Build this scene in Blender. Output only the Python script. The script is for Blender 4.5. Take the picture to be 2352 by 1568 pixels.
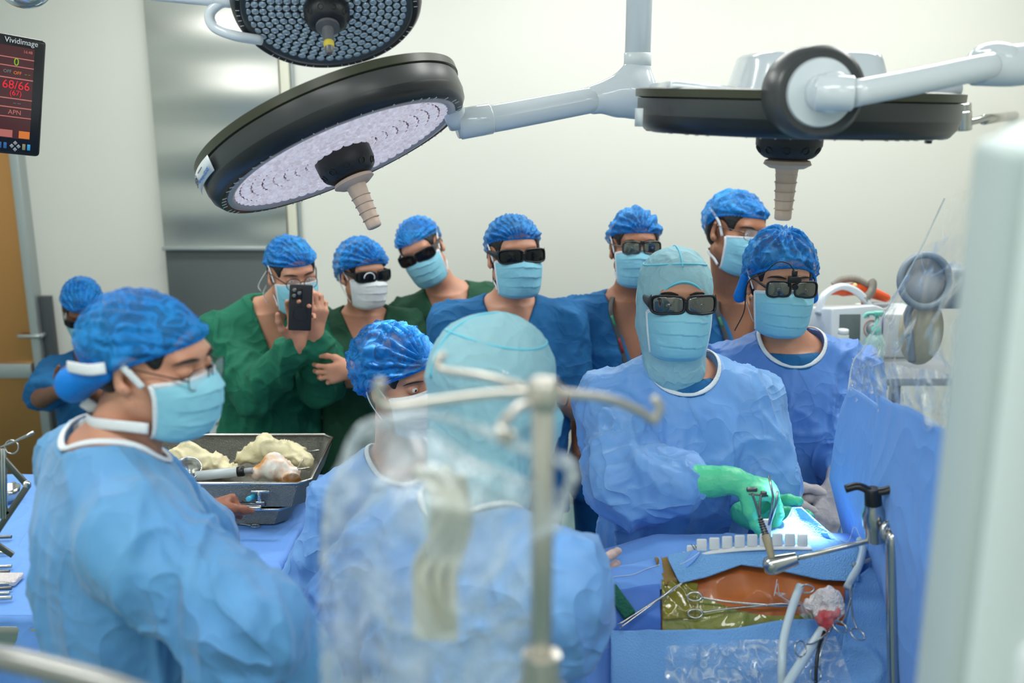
import bpy, bmesh, math, random
import numpy as np
from mathutils import Vector, Matrix
random.seed(4)
for o in list(bpy.data.objects): bpy.data.objects.remove(o)
scn = bpy.context.scene
COL = scn.collection
PI = math.pi
# ---------------------------------------------------------------- camera, world, lights, exposure
CAMH, PITCH, FPX = 2.10, math.radians(14.0), 2287.0
cam_data = bpy.data.cameras.new('camera'); cam = bpy.data.objects.new('camera', cam_data); COL.objects.link(cam)
cam.location = (0, 0, CAMH); cam.rotation_euler = (PI/2 - PITCH, 0, 0)
cam_data.sensor_width = 36.0; cam_data.lens = FPX/2352*36
cam_data.clip_start = 0.05
cam_data.dof.use_dof = True; cam_data.dof.focus_distance = 2.5; cam_data.dof.aperture_fstop = 2.4
scn.camera = cam
scn.view_settings.view_transform = 'Standard'; scn.view_settings.look = 'None'
scn.view_settings.gamma = 1.0; scn.view_settings.use_curve_mapping = False
scn.view_settings.exposure = -0.75
w = bpy.data.worlds.new('world'); scn.world = w; w.use_nodes = True
w.node_tree.nodes['Background'].inputs[0].default_value = (.9, .95, 1, 1)
w.node_tree.nodes['Background'].inputs[1].default_value = 0.25
def area(name, loc, size, power, col=(1, 1, 1), rot=(0, 0, 0)):
    l = bpy.data.lights.new(name, 'AREA'); l.shape = 'RECTANGLE'; l.size, l.size_y = size
    l.energy = power; l.color = col
    o = bpy.data.objects.new(name, l); COL.objects.link(o); o.location = loc; o.rotation_euler = rot
    return o
CEIL = 3.05
PANELS = [(-1.5, .6), (0.1, .6), (1.7, .6), (-1.5, 2.3), (1.2, 2.9), (-1.2, 3.9), (.4, 4.0), (1.9, 4.0), (-1.5, -.9), (1.2, -.9)]
for (x, y) in PANELS:
    area('ceiling_panel_light', (x, y, CEIL-.035), (1.1, .28), 29 if y > 2 else 19, (1.0, 1.0, .965))
def spot(name, loc, target, power, ang, col=(1, 1, 1), blend=.5, r=.05):
    l = bpy.data.lights.new(name, 'SPOT'); l.energy = power; l.spot_size = math.radians(ang); l.spot_blend = blend
    l.color = col; l.shadow_soft_size = r
    o = bpy.data.objects.new(name, l); COL.objects.link(o); o.location = loc
    d = Vector(target)-Vector(loc); o.rotation_euler = d.to_track_quat('-Z', 'Y').to_euler()
    return o
# ---------------------------------------------------------------- helpers
cp, sp = math.cos(PITCH), math.sin(PITCH)
def PX(px, py, Y):
    """world point whose image is (px,py) at world distance Y in front of the camera"""
    u = (px-1176)/FPX; v = (784-py)/FPX
    d = np.array([u, cp+v*sp, -sp+v*cp]); return np.array([0, 0, CAMH]) + d*(Y/d[1])
def PZ(px, py, z):
    u = (px-1176)/FPX; v = (784-py)/FPX
    d = np.array([u, cp+v*sp, -sp+v*cp]); return np.array([0, 0, CAMH]) + d*((z-CAMH)/d[2])
A = lambda *a: np.array(a, float)
def nrm(v): v = np.asarray(v, float); return v/np.linalg.norm(v)
def S(r, g, b):
    f = lambda c: (c/255/12.92 if c/255 <= .04045 else ((c/255+.055)/1.055)**2.4)
    return (f(r), f(g), f(b))
BASE = {}
def root(name, loc, label, cat, group=None):
    o = bpy.data.objects.new(name, None); COL.objects.link(o); o.location = tuple(loc); o.empty_display_size = .1
    o['label'] = label; o['category'] = cat
    if group: o['group'] = group
    BASE[o.name] = np.array(loc, float); return o
def tag(o, label=None, cat=None, group=None, kind=None):
    if label: o['label'] = label
    if cat: o['category'] = cat
    if group: o['group'] = group
    if kind: o['kind'] = kind
    return o
def npmesh(name, V, F):
    me = bpy.data.meshes.new(name); V = np.asarray(V, np.float32)
    if isinstance(F, np.ndarray):
        n = len(F); k = F.shape[1]
        me.vertices.add(len(V)); me.vertices.foreach_set('co', V.ravel())
        me.loops.add(n*k); me.loops.foreach_set('vertex_index', F.ravel().astype(np.int32))
        me.polygons.add(n); me.polygons.foreach_set('loop_start', np.arange(0, n*k, k, dtype=np.int32))
        me.polygons.foreach_set('loop_total', np.full(n, k, np.int32)); me.update(calc_edges=True); me.validate()
    else:
        me.from_pydata([tuple(v) for v in V.tolist()], [], F); me.update()
    return me
def obj(name, VF, mat, parent=None, smooth=True, solid=0, sharp=None, off=-1, sub=0):
    V, F = VF; V = np.asarray(V, float)
    if parent is None:
        base = A((V[:, 0].min()+V[:, 0].max())/2, (V[:, 1].min()+V[:, 1].max())/2, V[:, 2].min())
    else: base = BASE[parent.name]
    me = npmesh(name, V-base, F); o = bpy.data.objects.new(name, me); COL.objects.link(o)
    if mat: me.materials.append(mat)
    if parent is None: o.location = tuple(base)
    else: o.parent = parent
    BASE[o.name] = base
    if smooth:
        me.polygons.foreach_set('use_smooth', [True]*len(me.polygons))
        if sharp: me.set_sharp_from_angle(angle=math.radians(sharp))
    if solid:
        m = o.modifiers.new('thickness', 'SOLIDIFY'); m.thickness = solid; m.offset = off
    if sub:
        m = o.modifiers.new('sub', 'SUBSURF'); m.levels = sub; m.render_levels = sub
    return o
def join(*L):
    VV, FF, n = [], [], 0
    for V, F in L:
        VV.append(np.asarray(V, float)); FF += [tuple(int(i)+n for i in f) for f in F]; n += len(V)
    return np.vstack(VV), FF
def frame(z, x=(1, 0, 0)):
    z = nrm(z); x = np.asarray(x, float); x = x-z*np.dot(x, z)
    if np.linalg.norm(x) < 1e-3: x = np.cross(z, A(0, 1, .1))
    x = nrm(x); y = np.cross(z, x); return np.array([x, y, z]).T
def xf(VF, R=None, t=(0, 0, 0), s=1):
    V, F = VF; V = np.asarray(V, float)*s
    if R is not None: V = V@np.asarray(R).T
    return V+np.asarray(t, float), F
def box(c, s, R=None, bev=0, seg=2):
    bm = bmesh.new(); bmesh.ops.create_cube(bm, size=1)
    bmesh.ops.scale(bm, vec=s, verts=bm.verts)
    if bev: bmesh.ops.bevel(bm, geom=bm.edges[:]+bm.verts[:], offset=bev, segments=seg, affect='EDGES', profile=.5)
    bm.verts.index_update()
    V = np.array([v.co[:] for v in bm.verts]); F = [tuple(v.index for v in f.verts) for f in bm.faces]; bm.free()
    return xf((V, F), R, c)
def lathe(prof, c=(0, 0, 0), ax=(0, 0, 1), n=32, lobes=None, x=(1, 0, 0), cap=True):
    """prof: list (r, h) ; closed at ends if r==0"""
    R = frame(ax, x); V = []; F = []; m = len(prof)
    for i in range(n):
        a = 2*PI*i/n; l = 1 if lobes is None else lobes(a)
        for r, h in prof: V.append((r*l*math.cos(a), r*l*math.sin(a), h))
    for i in range(n):
        j = (i+1) % n
        for k in range(m-1): F.append((i*m+k, j*m+k, j*m+k+1, i*m+k+1))
    if cap: F.append(tuple(i*m for i in range(n))[::-1]); F.append(tuple(i*m+m-1 for i in range(n)))
    return xf((np.array(V), F), R, c)
def cyl(a, b, r, r2=None, n=20, bev=0):
    a, b = np.array(a, float), np.array(b, float); L = np.linalg.norm(b-a); r2 = r if r2 is None else r2
    e = min(bev or .12*min(r, r2), L*.3)
    return lathe([(r-e, 0), (r, e), (r2, L-e), (r2-e, L)], a, b-a, n)
def spline(P, n):
    P = np.array(P, float); m = len(P)
    if m < 3 or n <= 1:
        t = np.linspace(0, m-1, max(n, 2)); return np.array([[np.interp(tt, range(m), P[:, k]) for k in range(P.shape[1])] for tt in t])
    Q = np.vstack([2*P[0]-P[1], P, 2*P[-1]-P[-2]]); out = []
    for tt in np.linspace(0, m-1-1e-9, n):
        i = int(tt); f = tt-i; p0, p1, p2, p3 = Q[i:i+4]
        out.append(.5*((2*p1)+(-p0+p2)*f+(2*p0-5*p1+4*p2-p3)*f*f+(-p0+3*p1-3*p2+p3)*f**3))
    return np.array(out)
def tube(P, r, n=10, smooth=0, closed=False, flat=None, cen=None):
    """sweep along P, radius r (or list); flat=(half width, half thickness) with outward dir away from cen"""
    P = np.array(P, float)
    if smooth: P = spline(P, smooth)
    m = len(P); r = np.interp(np.linspace(0, 1, m), np.linspace(0, 1, len(r)), r) if hasattr(r, '__len__') else np.full(m, float(r))
    T = np.gradient(P, axis=0) if not closed else np.roll(P, -1, 0)-np.roll(P, 1, 0)
    T /= np.linalg.norm(T, axis=1)[:, None]+1e-12
    V = []; x = None
    for i in range(m):
        if cen is not None:
            o = P[i]-np.asarray(cen); o = o-T[i]*np.dot(o, T[i]); y = nrm(o); xx = np.cross(T[i], y)
        else:
            if x is None: x = frame(T[i], (.3, .2, 1))[:, 0]
            x = x-T[i]*np.dot(x, T[i]); x = nrm(x); xx = x; y = np.cross(T[i], xx)
        for k in range(n):
            a = 2*PI*k/n
            ca, sa = (r[i]*math.cos(a), r[i]*math.sin(a)) if flat is None else (flat[0]*math.cos(a), flat[1]*math.sin(a))
            V.append(P[i]+xx*ca+y*sa)
    F = []
    for i in range(m if closed else m-1):
        j = (i+1) % m
        for k in range(n): F.append((i*n+k, i*n+(k+1) % n, j*n+(k+1) % n, j*n+k))
    if not closed: F.append(tuple(range(n))[::-1]); F.append(tuple((m-1)*n+k for k in range(n)))
    return np.array(V), F
def torus(c, ax, R, r, n=32, m=8, x=(1, 0, 0), ry=None):
    Fm = frame(ax, x); P = [Fm@A(R*math.cos(a), (ry or R)*math.sin(a), 0)+np.asarray(c) for a in np.linspace(0, 2*PI, n, endpoint=False)]
    return tube(P, r, m, closed=True)
def ell(c, r, R=None, n=20, m=12):
    V = []; F = []
    for i in range(m+1):
        p = PI*i/m
        for j in range(n):
            a = 2*PI*j/n; V.append((math.sin(p)*math.cos(a), math.sin(p)*math.sin(a), math.cos(p)))
    for i in range(m):
        for j in range(n): F.append((i*n+j, (i+1)*n+j, (i+1)*n+(j+1) % n, i*n+(j+1) % n))
    V = np.array(V)*np.asarray(r if hasattr(r, '__len__') else (r, r, r)); return xf((V, F), R, c)
def sheet(nu, nv, fn, closed_u=False):
    u = np.linspace(0, 1, nu, endpoint=not closed_u); v = np.linspace(0, 1, nv); U, W = np.meshgrid(u, v, indexing='ij')
    V = np.stack(fn(U, W), -1).reshape(-1, 3); F = []
    for i in range(nu if closed_u else nu-1):
        for j in range(nv-1):
            k = (i+1) % nu; F.append((i*nv+j, k*nv+j, k*nv+j+1, i*nv+j+1))
    return V, F
def bez4(P00, P10, P11, P01):
    P00, P10, P11, P01 = [np.asarray(p, float) for p in (P00, P10, P11, P01)]
    return lambda U, W: [P00[k]*(1-U)*(1-W)+P10[k]*U*(1-W)+P11[k]*U*W+P01[k]*(1-U)*W for k in range(3)]
# ---- noise
def _h(i, j, k, s):
    x = (i.astype(np.int64)*374761393+j.astype(np.int64)*668265263+k.astype(np.int64)*2147483647+s*1274126177) & 0xffffffff
    x = (x ^ (x >> 13))*1274126177 & 0xffffffff; x = x ^ (x >> 16); return (x & 0xffff)/65535.
def vnoise(P, s=0):
    I = np.floor(P).astype(np.int64); f = P-I; f = f*f*f*(f*(f*6-15)+10); i, j, k = I.T; x, y, z = f.T; r = 0
    for a in (0, 1):
        for b in (0, 1):
            for c in (0, 1):
                r = r+_h(i+a, j+b, k+c, s)*(x if a else 1-x)*(y if b else 1-y)*(z if c else 1-z)
    return r*2-1
def fbm(P, s=0, o=3): return sum(vnoise(P*2**i, s+i)*.5**i for i in range(o))
def creases(P, s=0):
    w_ = np.stack([vnoise(P*.6, s+9), vnoise(P*.6, s+19), vnoise(P*.6, s+29)], -1)
    n = vnoise(P+w_*.9, s); return (1-np.abs(n))**3
def vnormals(V, F):
    F = np.asarray(F)[:, :4]; a = np.cross(V[F[:, 2]]-V[F[:, 0]], V[F[:, 3]]-V[F[:, 1]]); N = np.zeros_like(V)
    for k in range(4):
        for c in range(3): N[:, c] += np.bincount(F[:, k], a[:, c], len(V))
    return N/(np.linalg.norm(N, axis=1)[:, None]+1e-12)
# ---------------------------------------------------------------- signed distance modelling (numpy)
class Pm:
    def __init__(s, f, lo, hi, k=.01, op='u'): s.f = f; s.lo = np.asarray(lo, float); s.hi = np.asarray(hi, float); s.k = k; s.op = op
def rc(a, b, r1, r2, k=.015, op='u', cut=None):
    """tapered capsule a->b ; cut=1: flat end at b"""
    a = np.array(a, float); b = np.array(b, float); ab = b-a; L2 = ab@ab+1e-12; L = math.sqrt(L2)
    def f(P):
        q = P-a; h = np.clip(q@ab/L2, 0, 1); d = np.linalg.norm(q-h[:, None]*ab, axis=1)-(r1+(r2-r1)*h)
        if cut: d = np.maximum(d, q@ab/L-L)
        return d
    m = max(r1, r2); return Pm(f, np.minimum(a, b)-m, np.maximum(a, b)+m, k, op)
def el(c, r, R=np.eye(3), k=.015, op='u'):
    c = np.array(c, float); r = np.array(r, float); R = np.asarray(R)
    def f(P):
        q = (P-c)@R; k0 = np.linalg.norm(q/r, axis=1); k1 = np.linalg.norm(q/r**2, axis=1)+1e-9; return k0*(k0-1)/k1
    e = np.abs(R)@r; return Pm(f, c-e, c+e, k, op)
def loft(O, R, sec, k=.03, op='u', sq=2.0):
    """sections (s down, rx, ry, fwd offset) in frame R (right, fwd, up) at O"""
    sec = np.array(sec, float); O = np.array(O, float); t = np.linspace(sec[0, 0], sec[-1, 0], 60)
    fine = np.stack([np.interp(t, sec[:, 0], sec[:, i]) for i in (1, 2, 3)], 1)
    for _ in range(6): fine[1:-1] = (fine[:-2]+2*fine[1:-1]+fine[2:])/4
    def f(P):
        q = (P-O)@R; s_ = -q[:, 2]; rx = np.interp(s_, t, fine[:, 0]); ry = np.interp(s_, t, fine[:, 1]); o = np.interp(s_, t, fine[:, 2])
        g = (np.abs(q[:, 0]/rx)**sq+np.abs((q[:, 1]-o)/ry)**sq)**(1/sq)
        d = (g-1)*np.minimum(rx, ry); return np.maximum(d, np.maximum(sec[0, 0]-s_, s_-sec[-1, 0]))
    m = fine[:, :2].max()+.06; ends = np.array([O-R[:, 2]*sec[0, 0], O-R[:, 2]*sec[-1, 0]])
    return Pm(f, ends.min(0)-m, ends.max(0)+m, k, op)
MARG = .09
def evalb(prims, Bp, cen, half):
    d = np.full(Bp.shape[:2], .1)
    for p in prims:
        sel = np.all((cen > p.lo-MARG-half) & (cen < p.hi+MARG+half), axis=1).nonzero()[0]
        if not len(sel): continue
        for c0 in range(0, len(sel), 2000):
            ss = sel[c0:c0+2000]; q = Bp[ss]; dd = p.f(q.reshape(-1, 3)).reshape(q.shape[:2]); o = d[ss]
            if p.op == 'u':
                h = np.clip(.5+.5*(o-dd)/p.k, 0, 1); d[ss] = o*(1-h)+dd*h-p.k*h*(1-h)
            elif p.op == 's':
                h = np.clip(.5-.5*(o+dd)/p.k, 0, 1); d[ss] = o*(1-h)-dd*h+p.k*h*(1-h)
            elif p.op == 'i':
                h = np.clip(.5-.5*(dd-o)/p.k, 0, 1); d[ss] = np.maximum(o, dd)
    return d
def evalp(prims, P):
    P = np.asarray(P, float); return evalb(prims, P[:, None, :], P, 0)[:, 0]
def sdfmesh(prims, h=.006, lo=None, hi=None, relax=1):
    U = [p for p in prims if p.op == 'u']
    lo_ = np.min([p.lo for p in U], 0)-3*h; hi_ = np.max([p.hi for p in U], 0)+3*h
    if lo is not None: lo_ = np.maximum(lo_, lo)
    if hi is not None: hi_ = np.minimum(hi_, hi)
    nb = np.ceil((hi_-lo_)/(8*h)).astype(int)+1; N = nb*8
    bi = np.stack(np.meshgrid(*[np.arange(n) for n in nb], indexing='ij'), -1).reshape(-1, 3)
    cen = lo_+(bi*8+3.5)*h; dc = evalb(prims, cen[:, None, :], cen, 0)[:, 0]
    D = np.repeat(np.repeat(np.repeat(dc.reshape(nb), 8, 0), 8, 1), 8, 2).astype(np.float32)
    act = (np.abs(dc) < 4*h*1.74*1.5).nonzero()[0]
    off = np.stack(np.meshgrid(*[np.arange(8)]*3, indexing='ij'), -1).reshape(-1, 3)
    for c0 in range(0, len(act), 4000):
        a_ = act[c0:c0+4000]; G = bi[a_][:, None, :]*8+off[None]; P = lo_+G*h
        d = evalb(prims, P, cen[a_], 4*h*1.74); D[G[..., 0], G[..., 1], G[..., 2]] = d
    ins = D < 0; ins[0] = ins[-1] = False; ins[:, 0] = ins[:, -1] = False; ins[:, :, 0] = ins[:, :, -1] = False
    cnt = np.zeros(tuple(N-1), np.int8); sl = [slice(0, -1), slice(1, None)]
    for a in (0, 1):
        for b in (0, 1):
            for c in (0, 1): cnt += ins[sl[a], sl[b], sl[c]]
    ci = np.argwhere((cnt > 0) & (cnt < 8)); idx = np.full(tuple(N-1), -1, np.int32); idx[tuple(ci.T)] = np.arange(len(ci))
    acc = np.zeros((len(ci), 3)); n = np.zeros(len(ci)); Dm = np.where(ins, np.minimum(D, -1e-5), np.maximum(D, 1e-5))
    C8 = [np.array((a, b, c)) for a in (0, 1) for b in (0, 1) for c in (0, 1)]
    for p in C8:
        for ax in range(3):
            if p[ax]: continue
            q = p.copy(); q[ax] = 1; v0 = Dm[tuple((ci+p).T)]; v1 = Dm[tuple((ci+q).T)]; m = (v0 < 0) != (v1 < 0)
            t = np.where(m, v0/(v0-v1+1e-20), 0); e = np.repeat(p[None].astype(float), len(ci), 0); e[:, ax] += t; acc[m] += e[m]; n[m] += 1
    V = lo_+(ci+acc/n[:, None])*h; Fs = []
    for ax in range(3):
        s0 = [slice(None)]*3; s1 = [slice(None)]*3; s0[ax] = slice(0, -1); s1[ax] = slice(1, None)
        a_, b_ = ins[tuple(s0)], ins[tuple(s1)]; e = np.argwhere(a_ != b_); flip = a_[tuple(e.T)]
        u, v = (ax+1) % 3, (ax+2) % 3; du = np.zeros(3, int); dv = np.zeros(3, int); du[u] = 1; dv[v] = 1
        q = np.stack([idx[tuple((e-du-dv).T)], idx[tuple((e-dv).T)], idx[tuple(e.T)], idx[tuple((e-du).T)]], 1)
        q[~flip] = q[~flip][:, ::-1]; Fs.append(q)
    F = np.vstack(Fs); F = F[(F >= 0).all(1)]
    E = np.vstack([F[:, [0, 1]], F[:, [1, 2]], F[:, [2, 3]], F[:, [3, 0]]]); deg = np.bincount(E.ravel(), minlength=len(V))
    for _ in range(relax):
        W = np.zeros_like(V)
        for c in range(3): W[:, c] = np.bincount(E[:, 0], V[E[:, 1], c], len(V))+np.bincount(E[:, 1], V[E[:, 0], c], len(V))
        V = V*.45+W/deg[:, None]*.55
    return V, F
# ---------------------------------------------------------------- materials
MATS = {}
def mat(name, col, rough=.5, metal=0, bump=None, alpha=1, emit=None, trans=0, coat=0, sheen=0, var=None, sss=0, spec=.5, ior=None, wave=None, fac=None, crease=None):
    """bump=(scale,strength[,detail]); var=(scale, colour2, amount); wave=(scale,strength)"""
    m = bpy.data.materials.new(name); m.use_nodes = True; nt = m.node_tree; b = nt.nodes['Principled BSDF']; I = b.inputs
    I['Base Color'].default_value = (*col, 1); I['Roughness'].default_value = rough; I['Metallic'].default_value = metal
    I['Alpha'].default_value = alpha; I['Transmission Weight'].default_value = trans; I['Coat Weight'].default_value = coat
    I['Specular IOR Level'].default_value = spec
    if ior: I['IOR'].default_value = ior
    if sheen: I['Sheen Weight'].default_value = sheen
    if sss: I['Subsurface Weight'].default_value = sss; I['Subsurface Radius'].default_value = (.012, .004, .002); I['Subsurface Scale'].default_value = 1
    if emit: I['Emission Color'].default_value = (*emit[0], 1); I['Emission Strength'].default_value = emit[1]
    tc = nt.nodes.new('ShaderNodeTexCoord')
    if var:
        n = nt.nodes.new('ShaderNodeTexNoise'); n.inputs['Scale'].default_value = var[0]; n.inputs['Detail'].default_value = 4
        nt.links.new(tc.outputs['Object'], n.inputs['Vector']); mx = nt.nodes.new('ShaderNodeMix'); mx.data_type = 'RGBA'
        r = nt.nodes.new('ShaderNodeMapRange'); r.inputs[1].default_value = .38; r.inputs[2].default_value = .65; r.inputs[4].default_value = var[2]
        nt.links.new(n.outputs['Fac'], r.inputs[0]); nt.links.new(r.outputs[0], mx.inputs[0]); mx.inputs[6].default_value = (*col, 1); mx.inputs[7].default_value = (*var[1], 1)
        nt.links.new(mx.outputs[2], I['Base Color'])
    last = None
    if bump:
        n = nt.nodes.new('ShaderNodeTexNoise'); n.inputs['Scale'].default_value = bump[0]; n.inputs['Detail'].default_value = bump[2] if len(bump) > 2 else 3
        nt.links.new(tc.outputs['Object'], n.inputs['Vector']); bp = nt.nodes.new('ShaderNodeBump'); bp.inputs['Strength'].default_value = bump[1]; bp.inputs['Distance'].default_value = .01
        nt.links.new(n.outputs['Fac'], bp.inputs['Height']); nt.links.new(bp.outputs[0], I['Normal']); last = bp
    if wave:
        n = nt.nodes.new('ShaderNodeTexVoronoi'); n.inputs['Scale'].default_value = wave[0]
        nt.links.new(tc.outputs['Object'], n.inputs['Vector']); bp = nt.nodes.new('ShaderNodeBump'); bp.inputs['Strength'].default_value = wave[1]; bp.inputs['Distance'].default_value = .004
        nt.links.new(n.outputs['Distance'], bp.inputs['Height'])
        if last: nt.links.new(last.outputs[0], bp.inputs['Normal'])
        nt.links.new(bp.outputs[0], I['Normal'])
    if crease:
        for sc_, st_ in ((crease[0], crease[1]), (crease[0]*2.7, crease[1]*.5)):
            n = nt.nodes.new('ShaderNodeTexNoise'); n.inputs['Scale'].default_value = sc_; n.inputs['Detail'].default_value = 1; n.inputs['Distortion'].default_value = .8; nt.links.new(tc.outputs['Object'], n.inputs['Vector'])
            q = nt.nodes.new('ShaderNodeMath'); q.operation = 'SUBTRACT'; q.inputs[1].default_value = .5; nt.links.new(n.outputs['Fac'], q.inputs[0]); q2 = nt.nodes.new('ShaderNodeMath'); q2.operation = 'ABSOLUTE'; nt.links.new(q.outputs[0], q2.inputs[0])
            q3 = nt.nodes.new('ShaderNodeMath'); q3.operation = 'POWER'; q3.inputs[1].default_value = .6; nt.links.new(q2.outputs[0], q3.inputs[0])
            bp = nt.nodes.new('ShaderNodeBump'); bp.invert = True; bp.inputs['Strength'].default_value = st_; bp.inputs['Distance'].default_value = .06/sc_*4; nt.links.new(q3.outputs[0], bp.inputs['Height'])
            if last: nt.links.new(last.outputs[0], bp.inputs['Normal'])
            nt.links.new(bp.outputs[0], I['Normal']); last = bp
    if fac:
        n = nt.nodes.new('ShaderNodeTexNoise'); n.inputs['Scale'].default_value = fac[0]; n.inputs['Detail'].default_value = 1; n.inputs['Distortion'].default_value = 1.2
        nt.links.new(tc.outputs['Object'], n.inputs['Vector']); q = nt.nodes.new('ShaderNodeMath'); q.operation = 'SUBTRACT'; q.inputs[1].default_value = .5; nt.links.new(n.outputs['Fac'], q.inputs[0])
        q2 = nt.nodes.new('ShaderNodeMath'); q2.operation = 'ABSOLUTE'; nt.links.new(q.outputs[0], q2.inputs[0]); r = nt.nodes.new('ShaderNodeMapRange'); r.inputs[1].default_value = 0; r.inputs[2].default_value = fac[3]
        r.inputs[3].default_value = fac[2]; r.inputs[4].default_value = fac[1]; nt.links.new(q2.outputs[0], r.inputs[0]); nt.links.new(r.outputs[0], I['Alpha'])
    MATS[name] = m; return m
GOWN = mat('gown_blue', S(118, 172, 232), .5, bump=(9, .4, 6), crease=(4.5, .5), sheen=.15, var=(5, S(100, 156, 226), .6))
GOWN2 = mat('gown_blue_teal', S(92, 158, 206), .6, bump=(8, .4, 6), crease=(4, .5), sheen=.2, var=(4, S(86, 148, 208), .8))
GOWN3 = mat('gown_blue_deep', S(78, 132, 208), .5, bump=(9, .4, 6), crease=(4.5, .5), sheen=.15)
DRAPE = mat('drape_blue', S(110, 164, 238), .6, bump=(9, .4, 4), crease=(5, .25), sheen=.1)
DRAPE_D = mat('drape_blue_deep', S(70, 120, 205), .6, bump=(9, .4, 4))
DRAPE_L = mat('drape_textured', S(118, 172, 228), .7, wave=(260, .3))
TEAL = mat('drape_teal', S(60, 175, 205), .6, bump=(8, .4))
SCRUB = mat('scrub_blue', S(24, 104, 160), .85, bump=(9, .3, 4), crease=(5, .45), var=(6, S(18, 90, 145), .6))
GREEN_D = mat('scrub_dark_green', S(22, 74, 50), .85, bump=(9, .3, 4), crease=(5, .45))
GREEN = mat('jacket_green', S(18, 112, 84), .85, bump=(8, .3, 4), crease=(5, .45), var=(6, S(14, 96, 72), .7))
CAPB = mat('cap_blue', S(0, 116, 200), .6, bump=(70, .25), alpha=.72, spec=.3, crease=(26, .18), fac=(26, .5, .92, .12), var=(9, S(36, 150, 225), .8))
CAPB2 = mat('cap_blue_edge', S(0, 122, 214), .6, bump=(60, .3), spec=.3)
HOOD = mat('hood_teal', S(158, 212, 226), .7, alpha=.8, bump=(30, .3), crease=(16, .35))
HOODE = mat('hood_seam', S(110, 205, 228), .6)
MASK = mat('mask_blue', S(140, 205, 225), .75, bump=(22, .35))
MASKW = mat('mask_white', S(225, 230, 232), .8, bump=(22, .3))
STRAP = mat('strap_white', S(228, 234, 238), .8, wave=(300, .3))
SKIN = mat('skin_light', S(205, 150, 122), .5, sss=.15, bump=(90, .08), var=(14, S(196, 132, 108), .5))
SKIN2 = mat('skin_tan', S(170, 115, 84), .5, sss=.12, bump=(90, .08), var=(14, S(155, 98, 72), .5))
SKIN3 = mat('skin_brown', S(120, 78, 56), .5, sss=.1, bump=(90, .08))
HAIR = mat('hair_black', S(20, 18, 18), .55, bump=(60, .5))
BLACK = mat('black_plastic', S(20, 21, 24), .3)
LENS = mat('dark_lens', S(30, 32, 34), .06, metal=.55, alpha=.93)
LENSM = mat('smoky_lens', S(120, 120, 116), .04, metal=.95, alpha=.88)
CLEAR = mat('clear_lens', (.9, .95, 1), .04, alpha=.12, spec=.8)
EYEW = mat('eye_white', S(225, 220, 215), .2)
IRIS = mat('iris_brown', S(40, 24, 16), .1)
STEEL = mat('steel', S(190, 190, 186), .22, metal=1)
STEELD = mat('steel_dark', S(120, 120, 118), .3, metal=1)
WHITE = mat('white_plastic', S(225, 232, 234), .3)
WHITEG = mat('white_gloss', S(214, 222, 228), .18, coat=.4)
GREYP = mat('grey_plastic', S(150, 155, 160), .4)
# ---------------------------------------------------------------- people
def rot_head(yaw, pitch=0, roll=0):
    y, p, r = map(math.radians, (yaw, pitch, roll))
    f = A(math.sin(y), math.cos(y), 0); rt = A(math.cos(y), -math.sin(y), 0); up = A(0, 0, 1)
    f2 = f*math.cos(p)-up*math.sin(p); u2 = np.cross(rt, f2)
    r3 = rt*math.cos(r)-u2*math.sin(r); u3 = np.cross(r3, f2)
    return np.array([r3, f2, u3]).T
def head_prims(H, R, s=1.0, eyes=True):
    g = lambda x, y, z: H+R@(A(x, y, z)*s)
    P = [el(g(0, -.012, .02), A(.076, .097, .086)*s, R), el(g(0, .022, .022), A(.067, .07, .062)*s, R, .006),
         el(g(0, .026, -.055), A(.056, .06, .064)*s, R, .03), el(g(0, .066, -.098), A(.024, .02, .018)*s, R, .025),
         el(g(0, .068, -.048), A(.04, .032, .04)*s, R, .02), el(g(0, .08, .022), A(.05, .016, .012)*s, R, .015)]
    for q in (-1, 1):
        P += [el(g(.05*q, .05, -.025), A(.022, .026, .02)*s, R, .02), rc(g(.055*q, .0, -.065), g(.03*q, .05, -.098), .018*s, .014*s, .025)]
        P.append(el(g(.032*q, .098, -.001), A(.019, .013, .011)*s, R, .012, 's'))
        P.append(el(g(.032*q, .08, -.001), A(.0155, .0145, .0125)*s, R, .004))
        if eyes: P.append(el(g(.032*q, .0965, -.001), A(.0125, .012, .0045)*s, R, .003, 's'))
        P += [el(g(.081*q, -.012, -.012), A(.006, .019, .031)*s, R@frame((0, .1, 1), (1, -.45*q, 0)), .006),
              el(g(.0875*q, -.006, -.010), A(.006, .010, .019)*s, R, .006, 's'), el(g(.079*q, -.002, -.036), A(.006, .010, .011)*s, R, .006)]
        P.append(el(g(.010*q, .099, -.038), A(.008, .009, .007)*s, R, .007))
    P += [rc(g(0, .085, .004), g(0, .106, -.03), .0075*s, .0095*s, .014), el(g(0, .111, -.034), A(.0095, .009, .0085)*s, R, .008)]
    P += [el(g(0, .092, -.066), A(.02, .011, .005)*s, R, .006), el(g(0, .09, -.076), A(.018, .011, .006)*s, R, .006)]
    return P
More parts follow.
